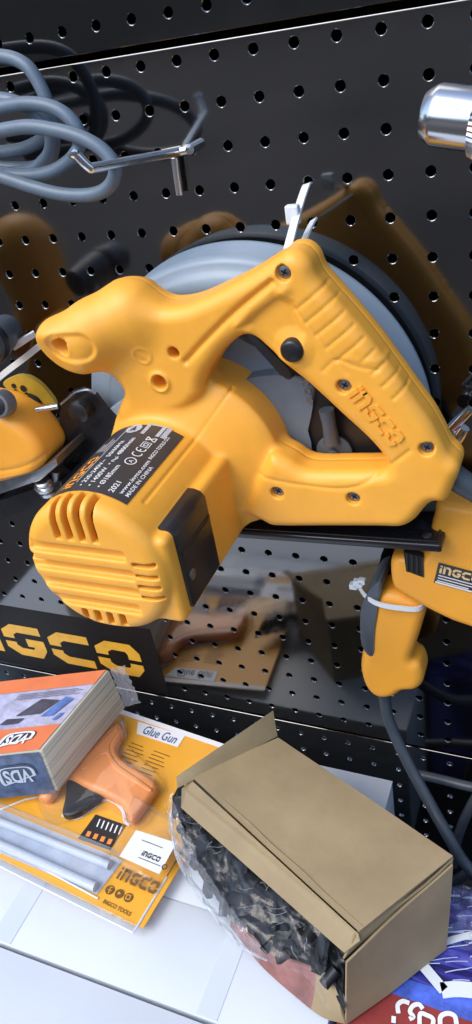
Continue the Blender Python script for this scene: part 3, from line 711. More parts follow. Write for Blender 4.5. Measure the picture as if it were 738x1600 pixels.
# ================================================================== DRILL CHUCK (upper right)
dr = thing('power_drill', 'silver keyed drill chuck of a drill entering at the upper right', 'drill', atY(738, 190, -.09))
co = atY(664, 178, -.09); axd = Vector((math.cos(math.radians(11)), -.10, -math.sin(math.radians(11)))).normalized()
bm = bmesh.new()
add_lathe(bm, [(.0001, .0012), (.0042, .0012), (.0046, .0), (.0108, .0), (.0113, .0004), (.0140, .0046), (.01465, .0058), (.01485, .0072), (.01485, .0255), (.0139, .0262), (.0139, .030)], co, axd, 56)
ch = auto_smooth(bm_link('chuck_body', bm, mat('satin_chuck_steel', (.60, .61, .62), .19, 1), dr), 28)
nt = 84
bm = bmesh.new(); add_lathe(bm, [(0.01410, .0255), (0.01665, .0258), (0.01785, .0290), (0.01800, .0300), (0.01800, .0430), (0.01688, .0440), (0.01350, .0440)], co, axd, nt, mod=lambda j, k: (1 if k % 2 else .955) if 1 <= j <= 5 else 1)
bm_link('gear_ring', bm, STEEL, dr)
bm = bmesh.new(); add_lathe(bm, [(0.01350, .044), (0.01537, .045), (0.01537, .065), (0.01050, .068), (0.01050, .075)], co, axd, 40); auto_smooth(bm_link('chuck_collar', bm, STEEL, dr), 40)
hp = atY(711, 158, -.1075); bm = bmesh.new(); nrm = (hp - (co + axd * (hp - co).dot(axd))).normalized()
hc_ = co + axd * (hp - co).dot(axd) + nrm * .0146
add_lathe(bm, [(.0026, -.001), (.0026, .0006), (.0001, .0006)], hc_, nrm, 18); bm_link('key_hole', bm, STEELD, dr)
bm = bmesh.new(); add_lathe(bm, [(.012, .074), (.024, .078), (.030, .090), (.032, .13)], co, axd, 40); auto_smooth(bm_link('gear_nose', bm, Y2, dr), 50)

# ================================================================== LEFT POWER TOOL
lt = thing('small_power_tool', 'rounded yellow power tool with grey dial cut off by the left edge', 'power tool', atY(20, 780, -.08))
def sdf_prism(name, px, Y, hh_, rr, mt, parent, vox=.0016, smooth=4, extra=None):
    pts = pxz(catmull(px, smooth, True), Y); xs = [p[0] for p in pts]; zs = [p[1] for p in pts]
    g = grid((min(xs) - .01, Y - hh_ - .012, min(zs) - .01), (max(xs) + .01, Y + hh_ + .012, max(zs) + .01), vox)
    A, B = np.broadcast_arrays(g[0][:, 0, :], g[2][0]); d = blur2(poly_sdf(A.copy(), B.copy(), pts), 2)
    Fd = extrude(d[:, None, :], g[1], Y, hh_, rr)
    if extra: Fd = extra(Fd, g)
    V, Q = surface_nets(Fd, (g[0][0, 0, 0], g[1][0, 0, 0], g[2][0, 0, 0]), vox); return link(name, np_mesh(name, V, Q), mt, parent)
def seam_line(Fd, g):
    A, B = np.broadcast_arrays(g[0][:, 0, :], g[2][0]); d = seg2(A, B, pxz(catmull([(-90, 742), (0, 735), (45, 725), (90, 700)], 4), -.098)); return Fd + (.0012 * np.exp(-(d / .0014) ** 2))[:, None, :] * (g[1] < -.085)
sdf_prism('body', [(-90, 612), (-30, 616), (12, 625), (45, 642), (72, 668), (87, 694), (85, 710), (68, 730), (35, 743), (0, 750), (-90, 762)], -.078, .022, .010, Y2, lt, extra=seam_line)
bm = bmesh.new(); c = atY(-5, 634, -.1015); add_lathe(bm, [(.0105, .012), (.0105, .001), (.0098, 0), (.0078, -.0005), (.0078, .002), (.0001, .002)], c, (-.1, 1, -.25), 32); dl = auto_smooth(bm_link('dial', bm, mat('silver_grey_plastic', (.13, .14, .15), .4), lt), 40)
bm = bmesh.new(); add_lathe(bm, [(.0082, .003), (.0080, -.0004), (.0072, -.0009), (.0001, -.0009)], c, (-.1, 1, -.25), 28); auto_smooth(bm_link('dial_knob', bm, BLK, dl), 40)
wq = atY(58, 428, .12)  # unseen housing added for its orange reflection in the board
g = grid((wq.x - .075, -.20, wq.z - .085), (wq.x + .075, -.05, wq.z + .085), .0025)
dd = smin(round_cone(g[0], g[1], g[2], (wq.x - .012, -.125, wq.z + .022), (wq.x + .004, -.115, wq.z - .03), .036, .030), round_cone(g[0], g[1], g[2], (wq.x + .004, -.115, wq.z - .03), (wq.x - .02, -.09, wq.z - .06), .022, .018), .012)
Vq, Qq = surface_nets(dd, (g[0][0, 0, 0], g[1][0, 0, 0], g[2][0, 0, 0]), .0025); link('unseen_housing', np_mesh('unseen_housing', Vq, Qq), Y2, lt)
bm = bmesh.new(); pts = [atY(a, b, -.060) for a, b in catmull([(5, 602), (18, 590), (38, 587), (60, 598), (80, 620), (87, 634), (70, 640), (40, 630)], 4, True)]; add_prism(bm, pts, (0, .004, 0), .0008); bm_link('index_disc', bm, mat('ochre_disc', (.50, .33, .03), .4, var=.1, vscale=60), lt)
bm = bmesh.new()
for a, b, r in ((22, 603, .0022), (25, 612, .0022), (37, 607, .0030), (43, 618, .0028)): add_lathe(bm, [(r, 0), (r, -.0006), (.0001, -.0006)], atY(a, b, -.0602), (0, 1, 0), 12)
add_tube(bm, [atY(45, 618, -.0615), atY(58, 625, -.0615), atY(66, 640, -.0615)], .0022, 8); bm_link('disc_slots', bm, DARKHOLE, lt)
bm = bmesh.new(); add_tube(bm, [atY(58, 641, -.075), atY(92, 634, -.072)], .0025, 10, 2); auto_smooth(bm_link('adjusting_rod', bm, CHROME, lt), 40)
bm = bmesh.new(); add_prism(bm, [atY(a, b, -.105) for a, b in ((-90, 770), (0, 752), (55, 740), (88, 716), (90, 728), (62, 752), (0, 772), (-90, 790))], (0, .06, 0), .0015); auto_smooth(bm_link('shoe', bm, STEELD, lt), 30)
bm = bmesh.new(); add_prism(bm, [atY(a, b, -.095) for a, b in ((-90, 800), (0, 782), (60, 762), (96, 752), (98, 775), (60, 790), (0, 812), (-90, 830))], (0, .05, 0), .001); bm_link('lower_bracket', bm, BLKM, lt)
bm = bmesh.new(); add_lathe(bm, [(.0085, .012), (.0085, .009), (.0062, .0085), (.0062, .006), (.0098, .0055), (.0098, .003), (.0072, .0025), (.0072, -.001), (.006, -.002), (.0001, -.002)], atY(68, 752, -.096), (0, .25, -1), 24); auto_smooth(bm_link('clamp_screw', bm, STEEL, lt), 35)
bm = bmesh.new(); add_tube(bm, [atY(88, 735, -.09), atY(90, 762, -.09)], .0042, 10, 2); auto_smooth(bm_link('guide_pin', bm, STEELD, lt), 40)
bh = thing('black_tool_handle', 'rounded black handle at the left edge above the yellow power tool', 'tool handle', atY(0, 590, -.07))
bm = bmesh.new(); add_lathe(bm, [(.0001, -.014), (.008, -.012), (.0145, -.004), (.0160, .008), (.0155, .03), (.012, .055)], atY(-34, 548, -.105), (-.25, 1, -.1), 32); auto_smooth(bm_link('grip', bm, DGREY, bh), 60)
bm = bmesh.new(); add_lathe(bm, [(.0165, .012), (.0172, .014), (.0172, .018), (.0165, .020)], atY(-34, 548, -.105), (-.25, 1, -.1), 32); auto_smooth(bm_link('grip_ring', bm, BLK, bh), 60)
lt2 = thing('cable_tie', 'white nylon cable tie strap beside the front knob of the circular saw', 'cable tie', atY(20, 590, -.05))
bm = bmesh.new(); add_ribbon(bm, [atY(-12, 600, -.045), atY(10, 581, -.05), atY(40, 558, -.052), atY(75, 530, -.05)], .0050, .0013, (.4, 0, .9)); bm_link('strap', bm, NYLON, lt2)
bm = bmesh.new(); add_ribbon(bm, [atY(20, 543, -.06), atY(35, 533, -.058), atY(55, 521, -.05)], .0056, .0018, (.4, 0, .9)); bm_link('strap', bm, NYLON, lt2)

# ================================================================== RIGHT DRILL WITH GRIP
rd = thing('power_drill', 'yellow pistol grip drill with black rating plate hanging below the saw at the right edge', 'drill', atY(650, 1075, -.055))
YD = -.034
sdf_prism('body', [(688, 772), (700, 760), (830, 790), (880, 840), (880, 985), (740, 952), (690, 932), (664, 918), (628, 896), (621, 884), (619, 856), (626, 845), (668, 842), (678, 815)], YD, .024, .007, Y2, rd, .0016, 3)
def ledge(Fd, g):
    return Fd
sdf_prism('grip', [(596, 912), (630, 912), (668, 930), (664, 960), (655, 990), (648, 1014), (660, 1024), (666, 1042), (662, 1056), (650, 1062), (634, 1063), (620, 1072), (600, 1074), (584, 1066), (573, 1048), (569, 1020), (578, 980), (588, 940)], YD, .017, .009, Y2, rd, .0014, 4)
bm = bmesh.new(); add_prism(bm, [atY(a, b, YD - .0182) for a, b in catmull([(585, 914), (597, 912), (590, 950), (585, 990), (583, 1026), (568, 1017), (563, 985), (566, 945)], 3, True)], (0, .036, 0), .002); auto_smooth(bm_link('grip_pad', bm, DGREY, rd), 40)
bm = bmesh.new(); add_prism(bm, [atY(a, b, YD - .0245) for a, b in ((630, 862), (661, 870), (663, 904), (634, 893))], (0, .006, 0), .0012); vt = auto_smooth(bm_link('vent', bm, DARKHOLE, rd), 40)
bm = bmesh.new()
for k in range(4):
    a = 634 + 8 * k; add_prism(bm, [atY(x, y, YD - .0252) for x, y in ((a, 864 + 2 * k), (a + 3, 865 + 2 * k), (a + 4, 894 + 2.5 * k), (a + 1, 893 + 2.5 * k))], (0, .003, 0))
bm_link('vent_slats', bm, BLK, vt)
# rating plate
q = [(676, 876), (800, 905), (800, 945), (679, 910)]
o_ = atY(678, 910, YD - .0246); ur = atY(800, 943, YD - .0246) - o_; fr = Frame(o_, ur, atY(676, 876, YD - .0246) - o_, .0004)
wl = ur.length; hl = (atY(676, 876, YD - .0246) - o_).dot(fr.v)
bm = bmesh.new(); bm.faces.new([bm.verts.new(fr.p(x, y, .0002)) for x, y in ((0, 0), (wl, 0), (wl, hl), (0, hl))]); pl2 = bm_link('rating_plate', bm, LABELD, rd)
bm = bmesh.new(); add_quads(bm, lambda x, y: fr.p(x + .002, y + hl * .54, .0006), logo_quads(hl * .36, .030)); bm_link('plate_logo', bm, mat('plate_print_cream', (.72, .52, .25), .45), pl2)
bm = bmesh.new()
for k in range(3): add_quads(bm, lambda x, y: fr.p(x, y, .0006), stroke2([(.002, hl * (.42 - .13 * k)), (.034 - .004 * k, hl * (.42 - .13 * k))], hl * .05))
add_quads(bm, lambda x, y: fr.p(x, y, .0006), [((.001, hl * .03), (.032, hl * .03), (.032, hl * .11), (.001, hl * .11))]); bm_link('plate_print', bm, LTXT, pl2)
bm = bmesh.new(); add_tube(bm, [atY(597, 1070, YD), atY(600, 1085, YD), atY(606, 1118, YD - .002)], [.0065, .006, .0045], 14); auto_smooth(bm_link('cord_sleeve', bm, CABD, rd), 50)
bm = bmesh.new()
add_tube(bm, [atY(600, 1085, YD), atY(608, 1125, YD - .003), atY(632, 1180, YD - .012), atY(668, 1248, YD - .03), atY(700, 1305, YD - .05), atY(732, 1355, YD - .06), atY(790, 1400, YD - .07)], .0056, 14, 8)
auto_smooth(bm_link('power_cord', bm, CABD, rd), 60)
sc_ = thing('loose_cable', 'dark loose cable looping behind the drill cord at the lower right edge', 'cable', atY(738, 1300, -.04))
for px, ys in (([(655, 1210), (690, 1218), (740, 1230), (800, 1236)], (-.02, -.03)), ([(770, 1215), (745, 1245), (724, 1285), (712, 1322), (708, 1352)], (-.03, -.05)), ([(700, 1390), (718, 1372), (745, 1358), (790, 1345)], (-.08, -.06))):
    auto_smooth(bm_link('cable_run', cable(px, ys, .0066), CABD, sc_), 70)
ct = thing('cable_tie', 'white nylon cable tie bound round the grip of the drill at the right edge', 'cable tie', atY(560, 915, -.03))
bm = bmesh.new(); add_ribbon(bm, [atY(560, 916, -.040), atY(572, 932, -.050), atY(592, 944, -.0555), atY(625, 950, -.0555), atY(655, 951, -.052), atY(668, 936, -.04), atY(676, 915, -.025)], .0046, .0013, (0, 0, 1)); bm_link('strap', bm, NYLON, ct)
bm = bmesh.new()
for a, b, s_ in ((560, 911, .0042), (553, 915, .0035), (566, 908, .003)):
    c = atY(a, b, -.040); add_box(bm, (c.x - s_, c.y - .003, c.z - s_ * .8), (c.x + s_, c.y + .003, c.z + s_ * .8), .001, 2)
bm_link('tie_head', bm, NYLON, ct)

# ================================================================== WHITE CARTONS (stand on the ground, their tops make the display table)
ZT = -.66
def carton(name, x0, x1, y0, y1, label, gapy=None, tapes=()):
    t = thing(name, label, 'carton', ((x0 + x1) / 2, (y0 + y1) / 2, GZ), 'white cartons stacked under the goods')
    bm = bmesh.new(); add_box(bm, (x0, y0, GZ + .001), (x1, y1, ZT - .0018), .0015, 2); auto_smooth(bm_link('body', bm, CARTON, t), 30)
    ed = [y0 - .0005] + ([gapy] if gapy else []) + [y1 + .0005]
    for i in range(len(ed) - 1):
        bm = bmesh.new(); nx = 30; a_, b_ = ed[i] + (.0006 if i else 0), ed[i + 1] - (.0006 if i < len(ed) - 2 else 0)
        add_box(bm, (x0 - .0003, a_, ZT - .0014), (x1 + .0003, b_, ZT), .0005, 2); auto_smooth(bm_link('flap', bm, CARTON, t), 30)
    for tx, ty0, ty1, w in tapes:
        bm = bmesh.new(); add_box(bm, (tx - w / 2, ty0, ZT + .0002), (tx + w / 2, ty1, ZT + .0005)); bm_link('tape', bm, TAPE, t)
    return t
carton('white_carton', -.42, .198, -.2985, -.034, 'rear white carton under the yellow blister pack next to the pegboard', -.2140, ((.102, -.2975, -.2145, .019), (-.110, -.2975, -.2145, .022)))
carton('white_carton', -.42, .198, -.62, -.3030, 'front white carton at the bottom left corner of the photo')
# crushed end fold on rear carton
# ================================================================== BLISTER PACK WITH GLUE GUN
ZP = -.652
gp_ = thing('glue_gun_pack', 'yellow carded blister pack with an orange glue gun on the white cartons', 'blister pack', (-.06, -.15, ZT))
def zp(pts, Z=ZP): return [atZ(a, b, Z) for a, b in pts]
TR_, BR_, BL_, TL_ = atZ(372, 1172, ZP), atZ(217, 1450, ZP), atZ(-60, 1313, ZP), atZ(-60, 1052, ZP)
TL_ = TR_ + (BL_ - BR_) * 1.0
bm = bmesh.new(); add_prism(bm, [TL_, BL_, BR_, TR_], (0, 0, .0022), .0004); card = bm_link('card', bm, CARDY, gp_)
ZC = ZP + .0022
def dec(name, px, mt, l=.0003, parent=card, Z=ZC, th=.0002):
    bm = bmesh.new(); add_prism(bm, [Vector((p.x, p.y, Z + l)) for p in zp(px, Z)], (0, 0, th)); return bm_link(name, bm, mt, parent)
# white strip along the top with the words
e1 = (TR_ - TL_).normalized(); e2 = (TL_ - BL_); e2 = (e2 - e1 * e2.dot(e1)).normalized()
bm = bmesh.new(); add_prism(bm, [TR_ + Vector((0, 0, .0025)) + p for p in (Vector(), -e1 * .20, -e1 * .20 - e2 * .006, -e2 * .006)], (0, 0, .0002)); bm_link('card_edge', bm, WHITEP, card)
dec('white_panel', [(216, 1128), (290, 1150), (278, 1168), (214, 1147)], WHITEP, .0006)
o_ = atZ(221, 1146, ZC); fr = Frame(o_, atZ(273, 1163, ZC) - o_, Vector((0, 1, 0)), .0011)
bm = bmesh.new(); add_text(bm, fr.p, 'Glue Gun', 0, 0, .0165, .012, .1, fit=(atZ(273, 1163, ZC) - o_).length); bm_link('card_title', bm, BLUET, card)
o_ = atZ(206, 1156, ZC); fr = Frame(o_, e1, e2, .0008); bm = bmesh.new()
for k in range(11):
    for j in range(2): add_quads(bm, fr.p, stroke2([(.002 + .031 * j, -.004 - .0048 * k), (.002 + .031 * j + .017 + .008 * ((k * 7 + j * 3) % 5) / 5, -.004 - .0048 * k)], .0009))
bm_link('card_text', bm, PRINTBR, card)
bm = bmesh.new(); fo = Frame(atZ(0, 0, ZC), (1, 0, 0), (0, 1, 0), 0)
def zstroke(bm, px, w, l=.0009, Z=ZC):
    pts = [atZ(a, b, Z) for a, b in px]; add_quads(bm, lambda x, y: Vector((x, y, Z + l)), stroke2([(p.x, p.y) for p in pts], w))
zstroke(bm, [(190, 1128), (197, 1150), (180, 1172), (182, 1184), (200, 1195), (246, 1233)], .0028)
zstroke(bm, catmull([(97, 1274), (120, 1280), (148, 1262), (168, 1250), (190, 1264), (196, 1284), (203, 1290)], 4), .0032); zstroke(bm, [(0, 1266), (40, 1250), (90, 1240)], .0024)
bm_link('card_outline', bm, WHITEP, card)
# picture of accessories
dec('picture_panel', [(150, 1273), (198, 1290), (172, 1329), (122, 1311)], PRINTB, .0005)
bm = bmesh.new()
for k in range(6): zstroke(bm, [(157 + 6.8 * k, 1281 + 2.4 * k), (152 + 6.8 * k, 1293 + 2.4 * k)], .0016, .0012)
bm_link('picture_marks', bm, WHITEP, card)
bm = bmesh.new()
for k in range(4): zstroke(bm, [(141 + 11 * k, 1300 + 4 * k), (137 + 11 * k, 1308 + 4 * k)], .0045, .0012)
bm_link('picture_tools', bm, ORANGE, card)
# the gun itself, lying flat (extruded along z)
def flat_sdf(name, px, Z0, H, rr, mt, parent, vox=.0016):
    pts = [(p.x, p.y) for p in zp(catmull(px, 4, True), Z0 + H * .6)]; xs = [p[0] for p in pts]; ys = [p[1] for p in pts]
    g = grid((min(xs) - .008, min(ys) - .008, Z0 - .006), (max(xs) + .008, max(ys) + .008, Z0 + H + .006), vox)
    A, B = np.broadcast_arrays(g[0][:, :, 0], g[1][:, :, 0]); d = blur2(poly_sdf(A.copy(), B.copy(), pts), 2)
    Fd = extrude(d[:, :, None], g[2], Z0 + H / 2, H / 2, rr); V, Q = surface_nets(Fd, (g[0][0, 0, 0], g[1][0, 0, 0], g[2][0, 0, 0]), vox); return link(name, np_mesh(name, V, Q), mt, parent)
gun = flat_sdf('glue_gun', [(60, 1246), (92, 1222), (128, 1186), (166, 1146), (186, 1132), (194, 1144), (184, 1172), (196, 1192), (222, 1208), (247, 1228), (236, 1250), (214, 1280), (203, 1286), (194, 1262), (168, 1246), (136, 1232), (104, 1220), (80, 1250)], ZC + .001, .014, .006, ORANGE, gp_)
flat_sdf('gun_seam', [(128, 1190), (166, 1150), (184, 1136), (186, 1142), (172, 1166), (184, 1192), (214, 1214), (238, 1232), (234, 1238), (208, 1222), (176, 1200), (164, 1178), (132, 1204)], ZC + .013, .0030, .0012, ORANGE, gp_)
flat_sdf('gun_trigger', [(108, 1216), (136, 1233), (160, 1247), (146, 1258), (122, 1274), (99, 1276), (103, 1248)], ZC + .0005, .010, .003, BLK, gp_)
# glue-stick channels
for a, b, r in (((-30, 1272), (172, 1352), .0044), ((-30, 1306), (150, 1386), .0046)):
    bm = bmesh.new(); p, q = atZ(*a, ZC + .0045), atZ(*b, ZC + .0045); add_tube(bm, [p, p.lerp(q, .5), q], r, 18, 3); o = auto_smooth(bm_link('glue_stick', bm, STICK, gp_), 50)
dec('clear_window', [(-60, 1244), (0, 1264), (192, 1345), (152, 1398), (0, 1333), (-60, 1306)], mat('window_backing', (.44, .49, .57), .3, var=.12, vscale=40), .0004)
# clear blister shell over everything: bulged tray with a flat rim
def blister(name, px, Z0, H, parent, mt, inset=.006, wob=.0008):
    base = [Vector((p.x, p.y, Z0)) for p in zp(px, Z0)]; c = sum(base, Vector()) / len(base); bm = bmesh.new()
    rings = []
    for f, z in ((0, 0), (.25 * inset, H * .55), (inset, H * .93), (inset * 1.8, H)):
        rings.append([bm.verts.new(p + (c - p).normalized() * f + Vector((0, 0, z + random.uniform(-wob, wob)))) for p in base])
    n = len(base)
    for i in range(3):
        for k in range(n): bm.faces.new([rings[i][k], rings[i][(k + 1) % n], rings[i + 1][(k + 1) % n], rings[i + 1][k]])
    bm.faces.new(rings[-1]); return auto_smooth(bm_link(name, bm, mt, parent), 30)
blister('blister_shell', catmull([(90, 1290), (60, 1262), (60, 1210), (120, 1150), (168, 1120), (200, 1132), (203, 1170), (255, 1222), (248, 1258), (215, 1300), (170, 1265)], 3, True), ZC + .0005, .021, gp_, CLEAR)
blister('blister_shell', [(-70, 1242), (0, 1262), (190, 1342), (156, 1396), (0, 1330), (-70, 1300)], ZC + .0006, .018, gp_, CLEAR, .004)
bx = [(176, 1352), (222, 1250), (262, 1262), (300, 1330), (246, 1398)]
blister('blister_shell', [(172, 1360), (214, 1256), (296, 1300), (244, 1400)], ZC + .0007, .020, gp_, CLEAR, .004)
ZW = ZC + .0225
dec('sticker', [(213, 1297), (276, 1317), (249, 1366), (187, 1338)], WHITEP, .0, gp_, ZW)
o_ = atZ(207, 1342, ZW); fr = Frame(o_, atZ(262, 1364, ZW) - o_, e2, .0006); bm = bmesh.new(); add_quads(bm, lambda x, y: fr.p(x + .006, y + .006), logo_quads(.0052, .020)); add_quads(bm, fr.p, stroke2([(.005, .0032), (.030, .0032)], .0007) + stroke2([(-.002, .020), (.022, .020)], .0007) + stroke2(arc(.034, .004, .0024, .0024, 0, 360, 14), .0010)); bm_link('sticker_print', bm, LABELD, gp_)
o_ = atZ(176, 1382, ZC + .004); fr = Frame(o_, atZ(236, 1408, ZC + .004) - o_, e2, .0006); bm = bmesh.new(); add_quads(bm, lambda x, y: fr.p(x, y + .006, .001), logo_quads(.0125, (atZ(236, 1408, ZC) - atZ(176, 1382, ZC)).length)); bm_link('card_logo', bm, PRINTBR, card)
bm = bmesh.new()
for a, b in ((172, 1391), (187, 1397), (201, 1403)):
    p = atZ(a, b, ZC); add_lathe(bm, [(.0044, 0), (.0044, .0008), (.0001, .0008)], (p.x, p.y, ZC + .0002), (0, 0, 1), 20)
bm_link('social_icons', bm, PRINTBR, card)
bm = bmesh.new()
zstroke(bm, [(174, 1387), (170, 1397)], .0010, .0014); zstroke(bm, [(174, 1387), (177, 1388)], .0009, .0014); zstroke(bm, [(169, 1391), (175, 1393)], .0009, .0014)
p = atZ(187, 1397, ZC); bm.faces.new([bm.verts.new((p.x + a, p.y + b, ZC + .0014)) for a, b in ((-.0012, -.0016), (.0018, 0), (-.0012, .0016))])
p = atZ(201, 1403, ZC); add_quads(bm, lambda x, y: Vector((p.x + x, p.y + y, ZC + .0014)), stroke2([(-.002, -.002), (.002, -.002), (.002, .002), (-.002, .002)], .0008, True)); bm_link('icon_marks', bm, CARDY, card)
o_ = atZ(164, 1405, ZC); fr = Frame(o_, e1, e2, .0007); bm = bmesh.new(); add_text(bm, fr.p, 'INGCO TOOLS', 0, -.004, .0055, .02, fit=.032); bm_link('social_text', bm, PRINTBR, card)
# clear rim that sticks out past the card at the front and right
bm = bmesh.new(); zz = Vector((0, 0, .0045)); f_ = (BR_ - TR_).normalized(); add_prism(bm, [BL_ + zz, BR_ + zz, BR_ + zz + f_ * .007, BL_ + zz + f_ * .007], (0, 0, .0008)); bm_link('blister_rim', bm, CLEAR, gp_)
bm = bmesh.new(); add_tube(bm, [BL_ + zz + f_ * .007, (BL_ + BR_) / 2 + zz + f_ * .0074, BR_ + zz + f_ * .007], .0011, 8, 2); add_tube(bm, [BL_ + zz * .9 - f_ * .012, BR_ + zz * .9 - f_ * .006 - e1 * .05], .0009, 8, 0)
add_tube(bm, [BR_ + zz + f_ * .007, BR_ + zz - e2 * 0 + e2 * .05], .0011, 8, 0); bm_link('blister_edge', bm, mat('clear_edge', (.62, .68, .74), .15), gp_)
bm = bmesh.new(); add_prism(bm, [BR_ + Vector((0, 0, .003)), BR_ + e2 * .075 + Vector((0, 0, .003)), BR_ + e2 * .075 + Vector((.006, 0, .003)), BR_ + Vector((.006, 0, .003))], (0, 0, .0012)); bm_link('card_fold', bm, CARDY, gp_)

# ================================================================== WRAPPED PAPER BLOCK (VDS)
vb = thing('wrapped_paper_pack', 'orange and blue shrink wrapped pack of paper sheets lying on the blister pack', 'paper pack', atZ(90, 1237, -.636))
Zb, Zq = -.634, -.572
fr_b, br_b = atZ(91, 1237, Zb), atZ(197, 1105, Zb); e_l = (atZ(0, 1246, Zb) - fr_b).normalized()
fr_t, br_t = atZ(65, 1172, Zq), atZ(171, 1046, Zq)
fl_b, bl_b = fr_b + e_l * .17, br_b + e_l * .17; fl_t, bl_t = fr_t + e_l * .17, br_t + e_l * .17
bm = bmesh.new(); add_hull8(bm, [fl_b, fr_b, br_b, bl_b, fl_t, fr_t, br_t, bl_t], .002, 2); auto_smooth(bm_link('paper_stack', bm, PAPER, vb), 30)
def onquad(a, b, c, d, s, t, lift): # bilinear on quad a(0,0) b(1,0) c(1,1) d(0,1)
    p = (a * (1 - s) + b * s) * (1 - t) + (d * (1 - s) + c * s) * t; n = (b - a).cross(d - a).normalized(); return p + n * lift
top = lambda s, t, l=.0006: onquad(fl_t, fr_t, br_t, bl_t, s, t, l)      # s to the right, t to the back
frn = lambda s, t, l=.0006: onquad(fl_b, fr_b, fr_t, fl_t, s, t, l)
def sheet(name, f, s0, s1, t0, t1, mt, l, parent, n=8, wob=0):
    bm = bmesh.new(); g_ = [[bm.verts.new(f(s0 + (s1 - s0) * i / n, t0 + (t1 - t0) * j / n, l + (random.uniform(0, wob) if wob else 0))) for j in range(n + 1)] for i in range(n + 1)]
    for i in range(n):
        for j in range(n): bm.faces.new([g_[i][j], g_[i + 1][j], g_[i + 1][j + 1], g_[i][j + 1]])
    return bm_link(name, bm, mt, parent, True)
wr = sheet('wrapper_top', top, 0, .985, .01, .99, LILAC, .0008, vb)
sheet('wrapper_band', top, 0, .985, .0, .30, ORPR, .0013, vb); sheet('wrapper_band', top, .0, .985, .80, .99, ORPR, .0013, vb)
sheet('wrapper_front', frn, 0, .985, .01, .985, BLUEP, .0008, vb, 16, .0012)
bm = bmesh.new()
add_quads(bm, lambda s, t: top(s, t, .0019), [((.62, .46), (.78, .46), (.84, .62), (.70, .66)), ((.56, .36), (.68, .36), (.70, .42), (.58, .43))]); bm_link('wrapper_picture', bm, mat('dark_print', (.05, .045, .07), .35, var=.5, vscale=90), vb)
bm = bmesh.new(); add_quads(bm, lambda s, t: top(s, t, .0019), [((.80, .42), (.88, .42), (.93, .62), (.86, .66)), ((.90, .36), (.93, .36), (.95, .44), (.92, .44))]); bm_link('wrapper_picture', bm, mat('blue_print', (.08, .16, .42), .35, var=.4, vscale=90), vb)
bm = bmesh.new()
for k in range(4): add_quads(bm, lambda s, t: top(s, t, .0017), stroke2([(.50, .69 + .022 * k), (.94 - .04 * (k % 2), .69 + .022 * k)], .008))
bm_link('wrapper_lines', bm, mat('grey_print', (.16, .14, .2), .4), vb)
def oval_logo(f, cs, ct, ws, wt, l, m1, m2, flip):
    bm = bmesh.new(); pts = []
    for k in range(18):
        a = 2 * PI * k / 28; c, s_ = math.cos(a), math.sin(a); ex = .5
        pts.append((cs + ws * math.copysign(abs(c) ** ex, c), ct + wt * math.copysign(abs(s_) ** ex, s_)))
    bm.faces.new([bm.verts.new(f(*p, l)) for p in pts]); bm_link('logo_badge', bm, m1, vb)
    bm = bmesh.new(); add_quads(bm, lambda s, t: f(s, t, l + .0005), stroke2([(cs + (p[0] - cs) * .86, ct + (p[1] - ct) * .84) for p in pts], .02, True))
    vs, fs = text_polys('VDS', 1, .03); w = max(v.x for v in vs); hgt = max(v.y for v in vs)
    bv = [bm.verts.new(f(cs - flip * (v.x / w - .5) * ws * 1.35, ct - flip * (v.y / hgt - .5) * wt * 1.15, l + .0006)) for v in vs]
    for q in fs: bm.faces.new([bv[i] for i in q])
    bm_link('logo_print', bm, m2, vb)
oval_logo(top, .775, .145, .105, .10, .0019, mat('badge_dark', (.03, .03, .035), .4), WHITEP, 1)
oval_logo(frn, .80, .50, .125, .26, .0026, mat('badge_blue', (.06, .09, .14), .3), mat('badge_print', (.55, .60, .66), .35), 1)
# crumpled wrap ends
def crumple(name, p0, u_, v_, n_, amp, parent, mt, nu=12, nv=8):
    bm = bmesh.new(); g_ = [[bm.verts.new(p0 + u_ * (i / nu) + v_ * (j / nv) + n_ * random.uniform(-amp, amp)) for j in range(nv + 1)] for i in range(nu + 1)]
    for i in range(nu):
        for j in range(nv): bm.faces.new([g_[i][j], g_[i + 1][j], g_[i + 1][j + 1], g_[i][j + 1]])
    return bm_link(name, bm, mt, parent)
crumple('wrap_end', br_t + Vector((.0, .0, .001)), (br_b - br_t), Vector((.012, .012, -.004)), Vector((.8, .3, .5)), .002, vb, clear_mat('bunched_wrap', rough=.15, bump=.5, bscale=120, haze=.42, refl=1.5))

# ================================================================== BLUE AND RED PRINTED PACKAGE (lower right)
bp2 = thing('printed_package', 'blue and red printed package with white straps under the brown box', 'package', (.31, -.24, GZ))
ZR = -.664
bm = bmesh.new(); add_box(bm, (.2035, -.40, GZ + .001), (.44, -.125, ZR), .004, 2); auto_smooth(bm_link('package_body', bm, BLUESTAR, bp2), 30)
rz = lambda pts, l=.0007: [Vector((p.x, p.y, ZR + l)) for p in (atZ(a, b, ZR) for a, b in pts)]
y_ = [atZ(a, b, ZR) for a, b in ((590, 1552), (640, 1545), (738, 1578))]
bm = bmesh.new(); add_prism(bm, [Vector((.2045, y_[0].y + .004, ZR + .0004)), Vector((y_[2].x + .12, y_[2].y - .012, ZR + .0004)), Vector((y_[2].x + .12, -.399, ZR + .0004)), Vector((.2045, -.399, ZR + .0004))], (0, 0, .0004)); bm_link('red_panel', bm, REDP, bp2)
bm = bmesh.new(); add_prism(bm, [Vector((.2045, y_[0].y + .004, ZR + .0009)), Vector((.2045, y_[0].y + .017, ZR + .0009)), Vector((y_[2].x + .12, y_[2].y + .010, ZR + .0009)), Vector((y_[2].x + .12, y_[2].y - .012, ZR + .0009))], (0, 0, .0003)); bm_link('blue_stripe', bm, mat('bright_blue_print', (.07, .13, .55), .2, var=.5, vscale=60), bp2)
bm = bmesh.new()
